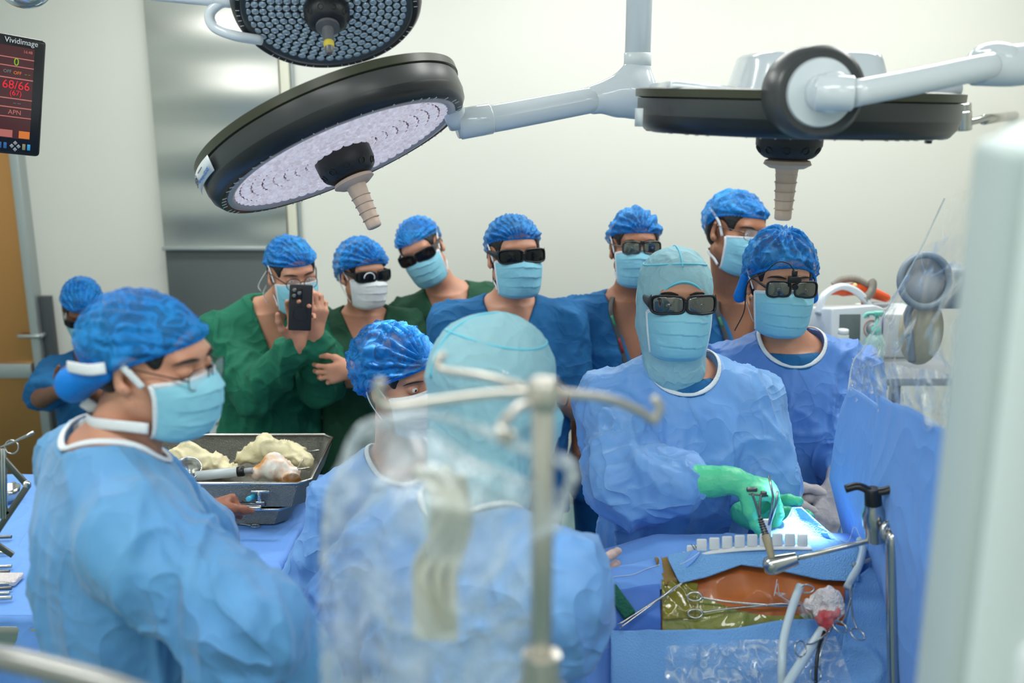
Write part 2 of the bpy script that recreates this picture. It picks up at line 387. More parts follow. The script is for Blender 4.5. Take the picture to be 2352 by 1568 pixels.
def hand_prims(W, d, t, n, curl=(.5, .5, .5, .5), thumb=(.6, .3), s=1.0, k=.006, inf=0, spread=.12):
    """W wrist, d towards knuckles, t towards thumb side, n towards palm side (fingers curl to n)"""
    W = np.array(W, float); d = nrm(d); t = nrm(np.asarray(t)-d*np.dot(t, d)); n = np.asarray(n, float); n = nrm(n-d*np.dot(n, d)-t*np.dot(n, t)); P = []; i_ = inf
    for o in (.027, .01, -.008, -.025): P.append(rc(W+t*o*.6*s+d*.01, W+d*.083*s+t*o*s, (.014+i_)*s, (.0115+i_)*s, .012))
    P.append(rc(W-d*.02, W+d*.02*s, (.024+i_)*s, (.022+i_)*s, .015)); P.append(rc(W+d*.02*s+n*.006+t*.012*s, W+d*.055*s+n*.008+t*.024*s, (.014+i_)*s, (.013+i_)*s, .012))
    L = ((.044, .027, .021), (.049, .031, .022), (.045, .029, .021), (.035, .022, .019))
    for q, (o, ls, c) in enumerate(zip((.028, .0095, -.009, -.027), L, curl)):
        p = W+d*(.09 if q in (1, 2) else .086 if q == 0 else .08)*s+t*o*s; a = 0; dd0 = nrm(d+t*(1.5-q)*spread); r = .0095 if q < 3 else .008
        cs = c if hasattr(c, '__len__') else (c, c*1.25, c*.8)
        for l, cc in zip(ls, cs):
            a += cc; dd = dd0*math.cos(a)+n*math.sin(a); e = p+dd*l*s; P.append(rc(p, e, (r+i_)*s, (r*.9+i_)*s, k)); p = e; r *= .91
    p = W+d*.024*s+t*.026*s+n*.008; dd = nrm(d*.75+t*(thumb[0]+.25)+n*thumb[1])
    for l, r, b in ((.043, .0135, 0), (.032, .0105, .35), (.026, .0095, .35)):
        dd = nrm(dd+d*b-t*b*.5+n*b*.5*thumb[1]); e = p+dd*l*s; P.append(rc(p, e, (r+i_)*s, (r*.88+i_)*s, .009)); p = e
    return P
def cap(H, R, par, s=1.0, puff=1.0, gather=(0, 1, .28), seed=0, front=.05, back=-.045, mat_=None, gm=24, sag=(0, -.01, 0), ears=.03, amp=.0045):
    c0 = A(0, -.015, .023); rad = A(.0885, .113, .0985)*puff
    g = nrm(gather)
    def fn(U, W):
        th = U*2*PI; cy = np.cos(th); fz = front*np.clip(cy, 0, 1)**.8+ears*(1-np.abs(cy))+back*np.clip(-cy, 0, 1)
        pe = np.arcsin(np.clip((fz-c0[2])/rad[2], -.98, .95)); ph = pe+(PI/2-pe)*W
        dx, dy, dz = np.sin(th)*np.cos(ph), cy*np.cos(ph), np.sin(ph)
        D = np.stack([dx, dy, dz], -1); q = D.reshape(-1, 3)
        e1 = nrm(np.cross(g, A(1, .01, 0))); e2 = np.cross(g, e1); al = np.arctan2(q@e1, q@e2); dist = np.arccos(np.clip(q@g, -1, 1))
        wv = vnoise(q*2.3, seed+5)*1.1
        pl = np.sin(al*gm+wv*2.5)*np.exp(-dist*.8)*np.clip(dist*3, 0, 1)
        cr = creases(q*5, seed)-.4
        cc = vnoise(q*np.array([3, 3, 9.]), seed+3)
        r = 1.008+amp/.1*(pl*2.2+cr*1.0+cc*.6)
        Wf = W.reshape(-1); r = r-.10*puff*np.exp(-Wf*26)+.05*np.exp(-((Wf-.1)*14)**2)
        r = r+.018*np.sin(th.reshape(-1)*52)*np.exp(-Wf*15)
        r = r-.035*np.exp(-(dist*3.4)**2)
        q2 = q*rad*r[:, None]+c0+np.asarray(sag)*np.clip(Wf*3, 0, 1)[:, None]
        hc = A(0, -.012, .024); hr = A(.0825, .1045, .0895)*1.03; kk = np.linalg.norm((q2-hc)/hr, axis=1); kk = np.where(kk < 1, 1/kk, 1)[:, None]; q2 = hc+(q2-hc)*kk
        q2 = H+(q2*s)@R.T; return q2.reshape(D.shape).transpose(2, 0, 1)
    o = obj('bouffant_cap', sheet(220, 60, fn, True), mat_ or CAPB, par)
    def en(t):
        th = t*2*PI; cy = math.cos(th); fz = front*max(cy, 0)**.8+ears*(1-abs(cy))+back*max(-cy, 0); pe = math.asin(max(-.98, min(.95, (fz-c0[2])/rad[2])))
        q = A(math.sin(th)*math.cos(pe), cy*math.cos(pe), math.sin(pe))*rad*(.905+.012*math.sin(th*52))/(1+.0*puff)+c0; return H+R@(q*s)
    obj('elastic_edge', tube([en(t) for t in np.linspace(0, 1, 200, endpoint=False)], .004*s, 6, closed=True), CAPB2, o)
    return o
def face_mask(H, R, par, s=1.0, m=None, seed=0, tie='tie', drop=0, strap=True):
    m = m or MASK; g = lambda q: H+R@(A(*q)*s)
    def surf(u, v, o=0):
        th = u*math.radians(74); yc = np.interp(v, [0, .1, .25, .5, .75, .92, 1], [.105, .118, .129, .127, .119, .106, .088])
        a_ = .079*(1-.16*v**2); x = a_*np.sin(th); y = .008+(yc+o-.008)*np.cos(th)**.85; z = -.006-drop*.7-.014*np.abs(u)**1.5-(.128-.026*np.abs(u)**2)*v
        return x, y, z
    def fn(U, W):
        u = U*2-1; pl = (np.mod(W*4.2+.08*np.sin(u*3), 1))*.0045*(1-np.abs(u)**3)*np.clip(W*6, 0, 1)*np.clip((1-W)*6, 0, 1)
        q = np.stack([u*3, W*5, u*0+seed], -1).reshape(-1, 3); cr = (creases(q*np.array([1.2, .8, 1]), seed)).reshape(U.shape)
        diag = np.exp(-(((W-.45)-.25*(1-np.abs(u)))*9)**2)*np.clip((np.abs(u)-.25)*3, 0, 1)*.004
        x, y, z = surf(u, W, pl+cr*.004*np.abs(u)-diag); q2 = H+(np.stack([x, y, z], -1)*s)@R.T; return q2.transpose(2, 0, 1)
    o = obj('face_mask', sheet(64, 56, fn), m, par, solid=.0015*s)
    for q in (-1, 1):
        obj('side_binding', tube([g(surf(q*.985, v, .001)) for v in np.linspace(0, 1, 14)], 0, 8, flat=(.0045*s, .0018*s), cen=H), STRAP, o)
    obj('nose_binding', tube([g(surf(u, .02, .0015)) for u in np.linspace(-.97, .97, 30)], 0, 8, flat=(.005*s, .0016*s), cen=g((0, 0, -.02))), STRAP, o)
    if strap:
        for q in (-1, 1):
            if tie == 'tie':
                P1 = [(.0765*q, .028, -.022), (.081*q, .01, .012), (.0825*q, -.012, .03), (.08*q, -.045, .045), (.055*q, -.09, .05)]
                P2 = [(.068*q, .026, -.112), (.066*q, -.0, -.098), (.064*q, -.03, -.088), (.045*q, -.065, -.08), (.0*q, -.088, -.078)]
                for P in (P1, P2): obj('tie_strap', tube([g(p) for p in P], 0, 8, smooth=24, flat=(.005*s, .0014*s), cen=g((0, -.02, P[2][2]))), STRAP, o)
            else:
                P1 = [(.0765*q, .028, -.022), (.084*q, .005, .008), (.0875*q, -.015, .018), (.0885*q, -.028, -.01), (.084*q, -.024, -.045), (.075*q, .0, -.085), (.068*q, .026, -.11)]
                obj('ear_loop', tube([g(p) for p in P1], 0, 8, smooth=30, flat=(.0028*s, .0014*s), cen=g((0, -.02, 0))), STRAP, o)
    return o
def glasses(H, R, par, s=1.0, style='wrap', lens=None, fm=None, drop=0, name='eyeglasses'):
    g = lambda x, y, z: H+R@(A(x, y, z)*s)
    w_, h_, fr, arc = dict(wrap=(.0355, .0205, .0028, .12), thin=(.026, .018, .0010, .05), round=(.024, .021, .0012, .05), square=(.029, .0205, .0024, .05))[style]
    cx = dict(wrap=.0375, thin=.032, round=.031, square=.034)[style]
    zc = -.002-drop; y0 = dict(wrap=.118, thin=.113, round=.112, square=.119)[style]
    def yy(x): return y0-abs(x)**2*(5.2 if style == 'wrap' else 2.2)
    pw = dict(wrap=4.2, thin=3.2, round=2.4, square=4)[style]
    def pt(q, a, k=1):
        c, n = math.cos(a), math.sin(a); X = w_*k*abs(c)**(2/pw)*(1 if c > 0 else -1); Z = h_*k*abs(n)**(2/pw)*(1 if n > 0 else -1)
        if style != 'thin': Z *= (1-.12*(1 if Z < 0 else 0)*(-X*q > 0))
        x = q*cx+X; return (x, yy(x), zc+Z)
    o = None
    fr_parts = []
    for q in (-1, 1): fr_parts.append(tube([g(*pt(q, a)) for a in np.linspace(0, 2*PI, 44, endpoint=False)], fr*s, 8, closed=True))
    fr_parts.append(tube([g(-(cx-w_), yy(.01), zc+.006), g(0, yy(0)+.002, zc+.009), g(cx-w_, yy(.01), zc+.006)], fr*1.15*s, 8, smooth=8))
    o = obj(name, join(*fr_parts), fm or BLACK, par)
    for q in (-1, 1):
        def fn(U, W, q=q):
            X = np.zeros_like(U); Y = np.zeros_like(U); Z = np.zeros_like(U)
            for i in range(U.shape[0]):
                for j in range(U.shape[1]):
                    p = pt(q, U[i, j]*2*PI, .99*W[i, j]+1e-4); p = g(p[0], yy(p[0])+(.0015)*(1-W[i, j]**2), p[2]); X[i, j], Y[i, j], Z[i, j] = p
            return X, Y, Z
        obj('lens', sheet(40, 6, fn, True), lens or LENS, o, solid=.001)
        xe = q*(cx+w_)
        hh = .012 if style == 'wrap' else .004 if style == 'square' else .0018
        P = [g(xe, yy(xe), zc+.004), g(xe+q*.004, yy(xe)-.018, zc+.005), g(q*.0815, .02, .006), g(q*.0835, -.012, .008), g(q*.081, -.035, -.012)]
        tp = tube(P, 1, 8, smooth=22, flat=(1, 1), cen=g(0, -.01, 0)); V = tp[0]; n = 8
        C = V.reshape(-1, n, 3).mean(1)
        k = np.interp(np.linspace(0, 1, len(C)), [0, .18, .45, 1], [h_*.95 if style == 'wrap' else hh, hh*1.05, hh*.6, hh*.45])*s
        out = []
        for i, c in enumerate(C):
            T = nrm(C[min(i+1, len(C)-1)]-C[max(i-1, 0)]); oo = c-g(0, -.01, 0); oo = nrm(oo-T*np.dot(oo, T)); xx = np.cross(T, oo)
            for j in range(n): a = 2*PI*j/n; out.append(c+xx*k[i]*math.cos(a)+oo*.0018*s*math.sin(a))
        obj('temple', (np.array(out), tp[1]), fm or BLACK, o)
    return o
def hair_mesh(H, R, par, s=1.0, low=0, h=.006, cap_=True):
    g = lambda x, y, z: H+R@(A(x, y, z)*s)
    P = [el(g(0, -.012, .024), A(.082, .104, .089)*s, R), el(g(0, -.045, -.02-low), A(.068, .055, .06+low*.6)*s, R, .03), el(g(0, .105, -.02), A(.090, .068, .094)*s, R, .006, 's'),
         el(g(.09, .01, -.03), A(.035, .06, .062)*s, R, .006, 's'), el(g(-.09, .01, -.03), A(.035, .06, .062)*s, R, .006, 's')]
    return obj('hair', sdfmesh(P, h), HAIR, par)
TORSO = [(0, .07, .065, 0), (.04, .12, .085, -.005), (.09, .165, .1, .0), (.2, .168, .118, .008), (.36, .15, .108, .005), (.5, .155, .11, 0), (.62, .165, .12, -.005), (.72, .16, .12, -.005)]
def person(name_label, H, R, N, byaw, arms, lean=(0, 0), skin=None, s=1.0, garment='scrub', gm=None, hands=None, res=.005, gres=.008, seed=1, sit=False, v=.16, amp=1.0,
           undershirt=None, eyes=False, gloves=None, long=True, foot=None, hair=True, short=.62, gk=0, pants=None, group=None, sleeve=1.0, wide=1.0, collar=False, hs=None, visg=True, vw=.078):
    """arms: [(elbow, wrist) for right hand, left]; hands: per side kwargs of hand_prims"""
    skin = skin or SKIN; H = np.array(H); N = np.array(N); y = math.radians(byaw)
    rt = A(math.cos(y), -math.sin(y), 0); up = nrm(A(lean[0], lean[1], 1)); rt = nrm(rt-up*np.dot(rt, up)); fw = np.cross(up, rt); T = np.array([rt, fw, up]).T
    base = A(*(foot if foot is not None else (N-up*1.0)[:2]), 0); r = root('person', base, name_label, 'person', group)
    tl = lambda x, f, u: N+T@A(x, f, u)
    sh = {1: tl(.172*s*wide, -.005, -.075*s), -1: tl(-.172*s*wide, -.005, -.075*s)}
    sec = [(a*s, b*s*wide, c*s, d*s) for a, b, c, d in TORSO]
    # ---- skin
    hs = hs or s; P = head_prims(H, R, hs, eyes); ntop = H+R@(A(0, -.028, -.075)*hs)
    P += [rc(ntop, tl(0, -.01, -.03), .054*s, .058*s, .03), loft(N, T, sec, .04)]
    for q in (1, -1):
        P.append(rc(tl(.03*q, -.02, 0), sh[q], .045*s, .05*s, .03))
    for q, (E, W) in zip((1, -1), arms):
        P += [rc(sh[q], E, .052*s, .04*s, .02), rc(E, W, .041*s, .026*s, .015)]
        if hands and hands.get(q) is not None and not (gloves and gloves.get(q)): P += hand_prims(**{**dict(s=s), **hands[q]})
    lo = np.array([p.lo for p in P]).min(0); lo[2] = N[2]-.62*s
    body = obj('body', sdfmesh(P, res, lo=lo), skin, r)
    if hair: hair_mesh(H, R, r, hs)
    # ---- garments
    i_ = .016 if garment == 'scrub' else .028; sl = sleeve
    if garment in ('gown', 'jacket'):
        L = N[2]-(.38 if not sit else .75); gs = [(a*s, b*s*wide+i_, c*s+i_, d*s) for a, b, c, d in TORSO[:5]]+[(.55, .2*wide, .165, 0), (.8, .215, .175, 0), (L, .25, .20, 0)]
        gs[0] = (-.012, .062, .06, 0)
        if garment == 'jacket': gs.insert(0, (-.04, .064, .062, 0))
    else:
        gs = [(a*s, b*s*wide+i_, c*s+i_, d*s) for a, b, c, d in TORSO[:4]]+[(.4*s, .165*s*wide+i_, .118*s+i_, .005), (.56*s, .178*s+i_, .13*s+i_, 0), (.70*s, .185*s+i_, .14*s+i_, 0)]
    G = [loft(N, T, gs, .04, sq=2.2)]
    for q in (1, -1): G.append(rc(tl(.045*q, -.012, -.012), sh[q], .042*s+i_, .05*s+i_, .04))
    for q, (E, W) in zip((1, -1), arms):
        E = np.array(E); W = np.array(W)
        if garment in ('gown', 'jacket'):
            G.append(rc(sh[q], E, .056*s+i_*sl*.8, .054*s+i_*sl, .022)); c_ = nrm(W-E); gg = .075 if gloves and gloves.get(q) and visg else 0
            G.append(rc(E, W-c_*(.05+gg), .052*s+i_*sl, .040*s+i_*.9*sl, .022)); G.append(rc(W-c_*(.09+gg), W+c_*(.012-gg), .036*s+i_*.3, .036*s, .012, cut=1))
        else:
            e2 = sh[q]+(E-sh[q])*short; G.append(rc(sh[q], e2, .056*s+i_, .062*s+i_, .05, cut=1))
    cuts = []
    if garment in ('gown',):
        nc = el(tl(0, .02, .035+gk), (.088*s, .095*s, .075*s), T, .006, 's'); cuts = [nc]
        if undershirt: pass
    else:
        s0 = v
        def vf(Q):
            q = (Q-N)@T; s_ = -q[:, 2]; return np.maximum((np.abs(q[:, 0])-(vw*np.clip(1-s_/s0, 0, 1.1)))*.9, np.maximum(-q[:, 1]+.0, s_-s0-.02))
        cuts = [el(tl(0, .005, .04+(.078-vw)), (vw*s, vw*s, .072*s), T, .006, 's'), Pm(vf, tl(0, 0, -.1)-.2, tl(0, 0, 0)+.2, .004, 's')]
    lo = np.array([p.lo for p in G]).min(0)
    V, F = sdfmesh(G+cuts, gres)
    Nn = vnormals(V, F); q = (V-N)@T
    big = creases(V*np.array([9., 9., 3.2]), seed)-.35; big = big+(creases(V*np.array([17., 17., 2.6])+3, seed+2)-.35)*.55*(garment == 'gown'); mid = creases(V*np.array([13., 13., 9.])+7, seed+3)-.35; fine = creases(V*26., seed+7)-.35
    damp = np.clip((np.linalg.norm(q*A(1, 1, 1), axis=1)-.09)*8, .12, 1)
    ds = (big*.020+mid*.010+fine*.0035)*damp*amp
    V = V+Nn*ds[:, None]
    nm = dict(gown='surgical_gown', scrub='scrub_top', jacket='gown_jacket')[garment]
    go = obj(nm, (V, F), gm, r)
    if garment == 'gown':
        pts = []
        for a in np.linspace(0, 2*PI, 72, endpoint=False):
            e_ = np.linspace(-1.2, 1.3, 90); Q = np.stack([.088*s*np.cos(e_)*math.cos(a), .095*s*np.cos(e_)*math.sin(a), .075*s*np.sin(e_)], -1)@T.T+tl(0, .02, .035+gk)
            d_ = evalp(G, Q); i = int(np.argmax(d_ > 0)); pts.append(Q[i])
        pts = np.array(pts)
        for _ in range(3): pts = (np.roll(pts, 1, 0)+pts*2+np.roll(pts, -1, 0))/4
        obj('neck_binding', tube(pts, 0, 8, closed=True, flat=(.006, .0025), cen=tl(0, 0, -.12)), STRAP, go)
    # ---- gloves
    if gloves:
        for q, (E, W) in zip((1, -1), arms):
            if gloves.get(q):
                gmaterial, inf = gloves[q]; d = nrm(np.array(W)-np.array(E)); GP = hand_prims(**{**dict(s=s, inf=inf), **hands[q]}); GP.append(rc(np.array(W)-d*.105, W, .0395*s+inf, .028*s+inf, .01, cut=0))
                V, F = sdfmesh(GP, .003); Nn = vnormals(V, F); V = V+Nn*((creases(V*A(60, 60, 60), seed)-.4)*.0012)[:, None]
                obj('glove', (V, F), gmaterial, r)
    # ---- trousers and shoes
    pm = pants or SCRUB
    if pm:
        hip = {q: tl(.09*q, 0, -.66*s) for q in (1, -1)}; TP = [loft(N, T, [(.58*s, .17, .13, 0), (.66*s, .185, .14, 0), (.76*s, .15, .12, 0)], .03)]; base2 = base
        for q in (1, -1):
            if sit: kn = hip[q]+fw*.42+rt*.06*q; kn[2] = .5; an = kn+fw*.05; an[2] = .1
            else: kn = (hip[q]+base2+rt*.1*q)/2+fw*.02; kn[2] = .5; an = base2+rt*.1*q; an[2] = .09
            TP += [rc(hip[q], kn, .1, .078, .03), rc(kn, an, .074, .06, .02, cut=1)]
            obj('shoe', xf(ell((0, 0, 0), (.05, .14, .045), T), None, (an[0]+fw[0]*.06, an[1]+fw[1]*.06, .045)), MATS['black_plastic'], r)
        obj('trousers', sdfmesh(TP, .012), pm, r)
    if collar:
        obj('collar', tube([tl(.078*s*math.cos(a), -.0+.080*s*math.sin(a), .030-.022*math.sin(a)) for a in np.linspace(.60*PI, 2.40*PI, 40)], 0, 8, flat=(.027, .004), cen=tl(0, 0, -.04)), gm, go)
    return r, body, go
def eye_parts(H, R, body, s=1.0, which=(1, -1)):
    g = lambda x, y, z: H+R@(A(x, y, z)*s)
    for q in which:
        e = obj('eye', ell(g(.032*q, .079, -.001), .0118*s, R), EYEW, body)
        obj('iris', ell(g(.032*q, .0855, -.002), A(.0058, .0058, .0058)*s, R), IRIS, e)
def brows(H, R, body, s=1.0, which=(1, -1), z=.018, th=.0032):
    g = lambda x, y, z: H+R@(A(x, y, z)*s)
    for q in which: obj('eyebrow', tube([g(.013*q, .0985, z), g(.03*q, .097, z+.004), g(.046*q, .085, z+.002), g(.055*q, .072, z-.004)], [.0012, th, th*.8, .0006], 8, smooth=14), HAIR, body)
def headat(px, py, Y, R, s=1.0, f=.09): return PX(px, py, Y)-R@A(0, f*s, 0)
# ---------------------------------------------------------------- the room
WY = 4.9
WALL = mat('wall_paint', S(222, 222, 213), .55, bump=(3, .03)); WALLG = mat('wall_paint_green', S(218, 226, 220), .5)
FLOOR = mat('floor_vinyl', S(120, 150, 150), .35, var=(3, S(105, 135, 138), .6)); CEILM = mat('ceiling_paint', S(235, 236, 232), .8)
def struct(name, VF, m, parent=None, **k): return tag(obj(name, VF, m, parent, **k), kind='structure')
struct('floor', box((.2, 1.7, -.05), (6.4, 6.8, .1)), FLOOR, smooth=False)
struct('ceiling', box((.2, 1.7, CEIL+.05), (6.4, 6.8, .1)), CEILM, smooth=False)
struct('wall_far', box((.2, WY+.05, 1.52), (6.4, .1, 3.06)), WALL, smooth=False)
struct('wall_left', box((-2.95, 1.7, 1.52), (.1, 6.5, 3.06)), WALLG, smooth=False)
struct('wall_right', box((3.35, 1.7, 1.52), (.1, 6.5, 3.06)), WALL, smooth=False)
struct('wall_near', box((.2, -1.65, 1.52), (6.4, .1, 3.06)), WALLG, smooth=False)
struct('baseboard_far', box((1.1, WY-.008, .06), (4.4, .015, .12)), GREYP, smooth=False)
ALU = mat('aluminium', S(176, 184, 184), .35, metal=.7)
def wx(px, py=500): return PX(px, py, WY)[0]
# steel column cladding, with a darker lower door
xl, xr = wx(338, 0)*1.0, wx(636, 0)
PANEL = mat('brushed_steel_sheet', S(204, 204, 198), .42, metal=1)
_nt = PANEL.node_tree; _tc = _nt.nodes.new('ShaderNodeTexCoord'); _mp = _nt.nodes.new('ShaderNodeMapping'); _mp.inputs['Scale'].default_value = (.7, .7, 3.2); _nz = _nt.nodes.new('ShaderNodeTexNoise'); _nz.inputs['Scale'].default_value = 1.5; _nz.inputs['Detail'].default_value = 0; _bp = _nt.nodes.new('ShaderNodeBump'); _bp.inputs['Strength'].default_value = .5; _bp.inputs['Distance'].default_value = .12
_nt.links.new(_tc.outputs['Object'], _mp.inputs[0]); _nt.links.new(_mp.outputs[0], _nz.inputs[0]); _nt.links.new(_nz.outputs['Fac'], _bp.inputs['Height']); _nt.links.new(_bp.outputs[0], _nt.nodes['Principled BSDF'].inputs['Normal'])
DPANEL = mat('grey_laminate', S(84, 92, 92), .35)
zs = PX(450, 566, WY)[2]
struct('trim_1', box(((xl+xr)/2, WY-.03, (zs+3.04)/2), (xr-xl, .05, 3.04-zs), bev=.004), PANEL, sharp=30)
d2 = struct('door_2', box(((xl+xr)/2, WY-.025, zs/2), (xr-xl, .04, zs-.02), bev=.003), DPANEL, sharp=30)
struct('trim_2', box(((xl+xr)/2, WY-.04, zs), (xr-xl+.01, .07, .016), bev=.003), ALU, sharp=30)
struct('trim_3', box((xr+.025, WY-.02, 1.52), (.045, .05, 3.04), bev=.006), mat('cream_trim', S(214, 214, 196), .4), sharp=30)
struct('trim_4', box((xr+.058, WY-.012, 1.52), (.012, .03, 3.04)), ALU, smooth=False)
# bronze door at the left
dx = wx(36, 350); BRONZE = mat('bronze_door', S(196, 142, 88), .28, metal=.85, bump=(1.2, .1, 0))
dl = dx-1.05
d1 = struct('door_1', box(((dl+dx)/2, WY-.03, 1.12), (dx-dl, .05, 2.22), bev=.004), BRONZE, sharp=30)
struct('door_frame', join(box((dx+.022, WY-.03, 1.14), (.045, .09, 2.3), bev=.006), box((dl-.022, WY-.03, 1.14), (.045, .09, 2.3), bev=.006), box(((dl+dx)/2, WY-.03, 2.26), (dx-dl+.09, .09, .045), bev=.006)), ALU, d1, sharp=30)
zb = PX(0, 842, WY)[2]; struct('door_rail', box(((dl+dx)/2, WY-.07, zb), (dx-dl-.02, .035, .075), bev=.006), ALU, d1, sharp=30)
hp = PX(92, 772, WY-.08); struct('door_handle', join(cyl(hp, hp-A(.11, 0, 0), .011), cyl(hp, hp+A(0, .06, 0), .012)), ALU, d1)
zt = PX(100, 678, WY)[2]; a0, a1 = wx(88, 680), wx(121, 680)
struct('trim_5', box(((a0+a1)/2, WY-.02, zt/2), (a1-a0, .04, zt), bev=.003), mat('dark_laminate', S(62, 68, 72), .35), sharp=30)
# ceiling panels
PAN = mat('lamp_panel', (1, 1, 1), .4, emit=((.96, 1, .985), 5))
for i, (x, y) in enumerate(PANELS):
    p = root('ceiling_light', (x, y, CEIL), 'recessed rectangular ceiling light panel above the operating room', 'ceiling light', 'ceiling light panels')
    obj('light_frame', box((x, y, CEIL-.012), (1.2, .36, .024), bev=.004), WHITE, p, sharp=30)
    obj('diffuser', box((x, y, CEIL-.026), (1.12, .3, .006)), PAN, p, smooth=False)
# ---------------------------------------------------------------- surgical lamps
RIMD = mat('lamp_rim_dark', S(66, 68, 68), .32); RIMO = mat('lamp_top_olive', S(62, 64, 46), .35); BEZ = mat('lamp_bezel', S(30, 32, 36), .3)
RUB = mat('black_rubber', S(28, 28, 32), .45, bump=(60, .1)); SLEEVE = mat('tan_handle_cover', S(214, 188, 170), .45)
LITE = mat('lit_led_lens', (.75, .74, .82), .08, emit=((.88, .84, .95), .72), var=(60, S(90, 90, 120), .8), bump=(120, 1)); LITB = mat('lit_reflector', S(150, 146, 170), .12, metal=.6, emit=((.55, .50, .74), .2), bump=(30, .8))
UNL = mat('unlit_led_lens', S(190, 203, 212), .05, metal=.6); UNB = mat('unlit_reflector', S(120, 136, 150), .15, metal=.5)
TICK = mat('white_print', S(215, 218, 220), .5)
def textmesh(s, size, c, xa, ya, mt, name, parent, align='CENTER', squash=1, ext=.0006):
    cu = bpy.data.curves.new('t', 'FONT'); cu.body = s; cu.size = size; cu.align_x = align; cu.align_y = 'CENTER'; cu.extrude = ext; cu.resolution_u = 4
    o = bpy.data.objects.new('t', cu); COL.objects.link(o); bpy.context.view_layer.update()
    me = bpy.data.meshes.new_from_object(o.evaluated_get(bpy.context.evaluated_depsgraph_get()))
    V = np.array([v.co[:] for v in me.vertices]); F = [tuple(p.vertices) for p in me.polygons]
    bpy.data.objects.remove(o); bpy.data.meshes.remove(me); V[:, 0] *= squash
    xa, ya = nrm(xa), np.asarray(ya, float); ya = nrm(ya-xa*np.dot(xa, ya)); R = np.array([xa, ya, np.cross(xa, ya)]).T
    return obj(name, (V@R.T+np.asarray(c), F), mt, parent, smooth=False)
def ray_frame(px, py):
    v = nrm(PX(px, py, 1)-A(0, 0, CAMH)); rt = nrm(np.cross(v, A(0, 0, 1))); up = np.cross(rt, v); return rt, up, v
def lamp(label, C, n, R, H, lit, handle='tan', spin=0):
    """C: centre of the lens plane, n: light direction, R outer radius, H rim height"""
    n = nrm(n); r = root('surgical_light', C, label, 'surgical light'); B = frame(n, (math.cos(spin), math.sin(spin), .01)); lob = lambda a: 1+.014*math.cos(3*a)
    L = lambda x, y, z: C+B@A(x, y, z)
    RL = R*.86; z0 = .012
    obj('rim', lathe([(RL+.008, z0*.0), (RL+.02, .006), (R*.95, .004), (R*.99, -.012), (R, -.028), (R*.98, -.03)], C, n, 96, lob, B[:, 0], cap=False), BEZ, r, sharp=50)
    obj('side_band', lathe([(R*.985, -.02), (R*1.003, -.03), (R*1.003, -.03-H*.6), (R*.97, -.03-H*.6)], C, n, 96, lob, B[:, 0], cap=False), RIMD, r, sharp=40)
    obj('top_band', lathe([(R*.97, -.03-H*.6), (R*1.018, -.032-H*.62), (R*1.02, -.03-H*.95), (R*.98, -.03-H*1.0)], C, n, 96, lob, B[:, 0], cap=False), RIMO, r, sharp=40)
    obj('back_cover', lathe([(R*.985, -.03-H*.90), (R*.9, -.03-H*.95), (R*.5, -.03-H*.97), (0.0, -.03-H*.97)], C, n, 96, lob, B[:, 0]), WHITEG, r, sharp=50)
    obj('lens_ring', lathe([(RL-.012, -.004), (RL-.004, .004), (RL+.01, .006), (RL+.012, -.002)], C, n, 96, lob, B[:, 0], cap=False), mat('lens_ring', S(205, 190, 190) if lit else S(60, 66, 70), .2), r)  # paler ring on the lit lamp: its glow is put into the colour
    obj('reflector', lathe([(RL, -.006), (.0, -.010)], C, n, 96, lob, B[:, 0]), LITB if lit else UNB, r)
    D = []; k = 0
    for ring in range(1, 9):
        rr = .05+(RL-.062)*ring/8; m = int(2*PI*rr/(.030 if not lit else .026))
        for i in range(m):
            a = 2*PI*(i+.5*(ring % 2))/m; rot = frame(n, B@A(math.cos(a), math.sin(a), 0)); D.append(xf(ell((0, 0, 0), (.0125, .0145, .006), None, 8, 6), rot, L(rr*math.cos(a), rr*math.sin(a), -.004)))
    obj('led_array', join(*D), LITE if lit else UNL, r)
    T = []
    for i in range(72):
        if i % 9 == 8 or (i*7) % 5 == 0: continue
        a = 2*PI*i/72; rr = R*.925*lob(a); obj('tick_mark', box(L(rr*math.cos(a), rr*math.sin(a), .0065), (.011, .0016, .0012), frame(n, B@A(math.cos(a), math.sin(a), 0))), TICK, r, smooth=False)
    hub = obj('hub', lathe([(.066, -.01), (.07, .0), (.069, .03), (.058, .05), (.05, .056), (.03, .062)], C, n, 40), RUB, r, sharp=50)
    hb = []
    for i in range(10): a = 2*PI*i/10; obj('button_ring', torus(L(.064*math.cos(a), .064*math.sin(a), .040), B@A(math.cos(a), math.sin(a), .6), .008, .0014, 14, 6), BEZ, hub)
    if handle == 'tan':
        obj('handle_flange', lathe([(.03, .056), (.047, .062), (.05, .07), (.036, .078), (.02, .079)], C, n, 40), SLEEVE, r, sharp=50)
        pr = [(.024, .076), (.0215, .09)]
        for q in range(4): z = .09+.019*q; pr += [(.0225-.0012*q, z), (.0205-.001*q, z+.014), (.0235-.001*q, z+.018), (.0185-.001*q, z+.019)]
        pr += [(.0175, .168), (.017, .185), (.014, .188)]
        obj('sterile_handle', lathe(pr, C, n, 40, lambda a: 1+.05*(math.cos(6*a) > .3)), SLEEVE, r, sharp=50)
    else:
        obj('handle', lathe([(.035, .056), (.036, .07), (.018, .075), (.016, .12), (.013, .16), (.008, .166)], C, n, 30), mat('grey_handle', S(92, 94, 98), .35), r, sharp=50)
        obj('yellow_band', lathe([(.0155, .122), (.0165, .125), (.0155, .142), (.014, .144)], C, n, 30), mat('yellow', S(196, 180, 60), .5), r)
    return r, B, L
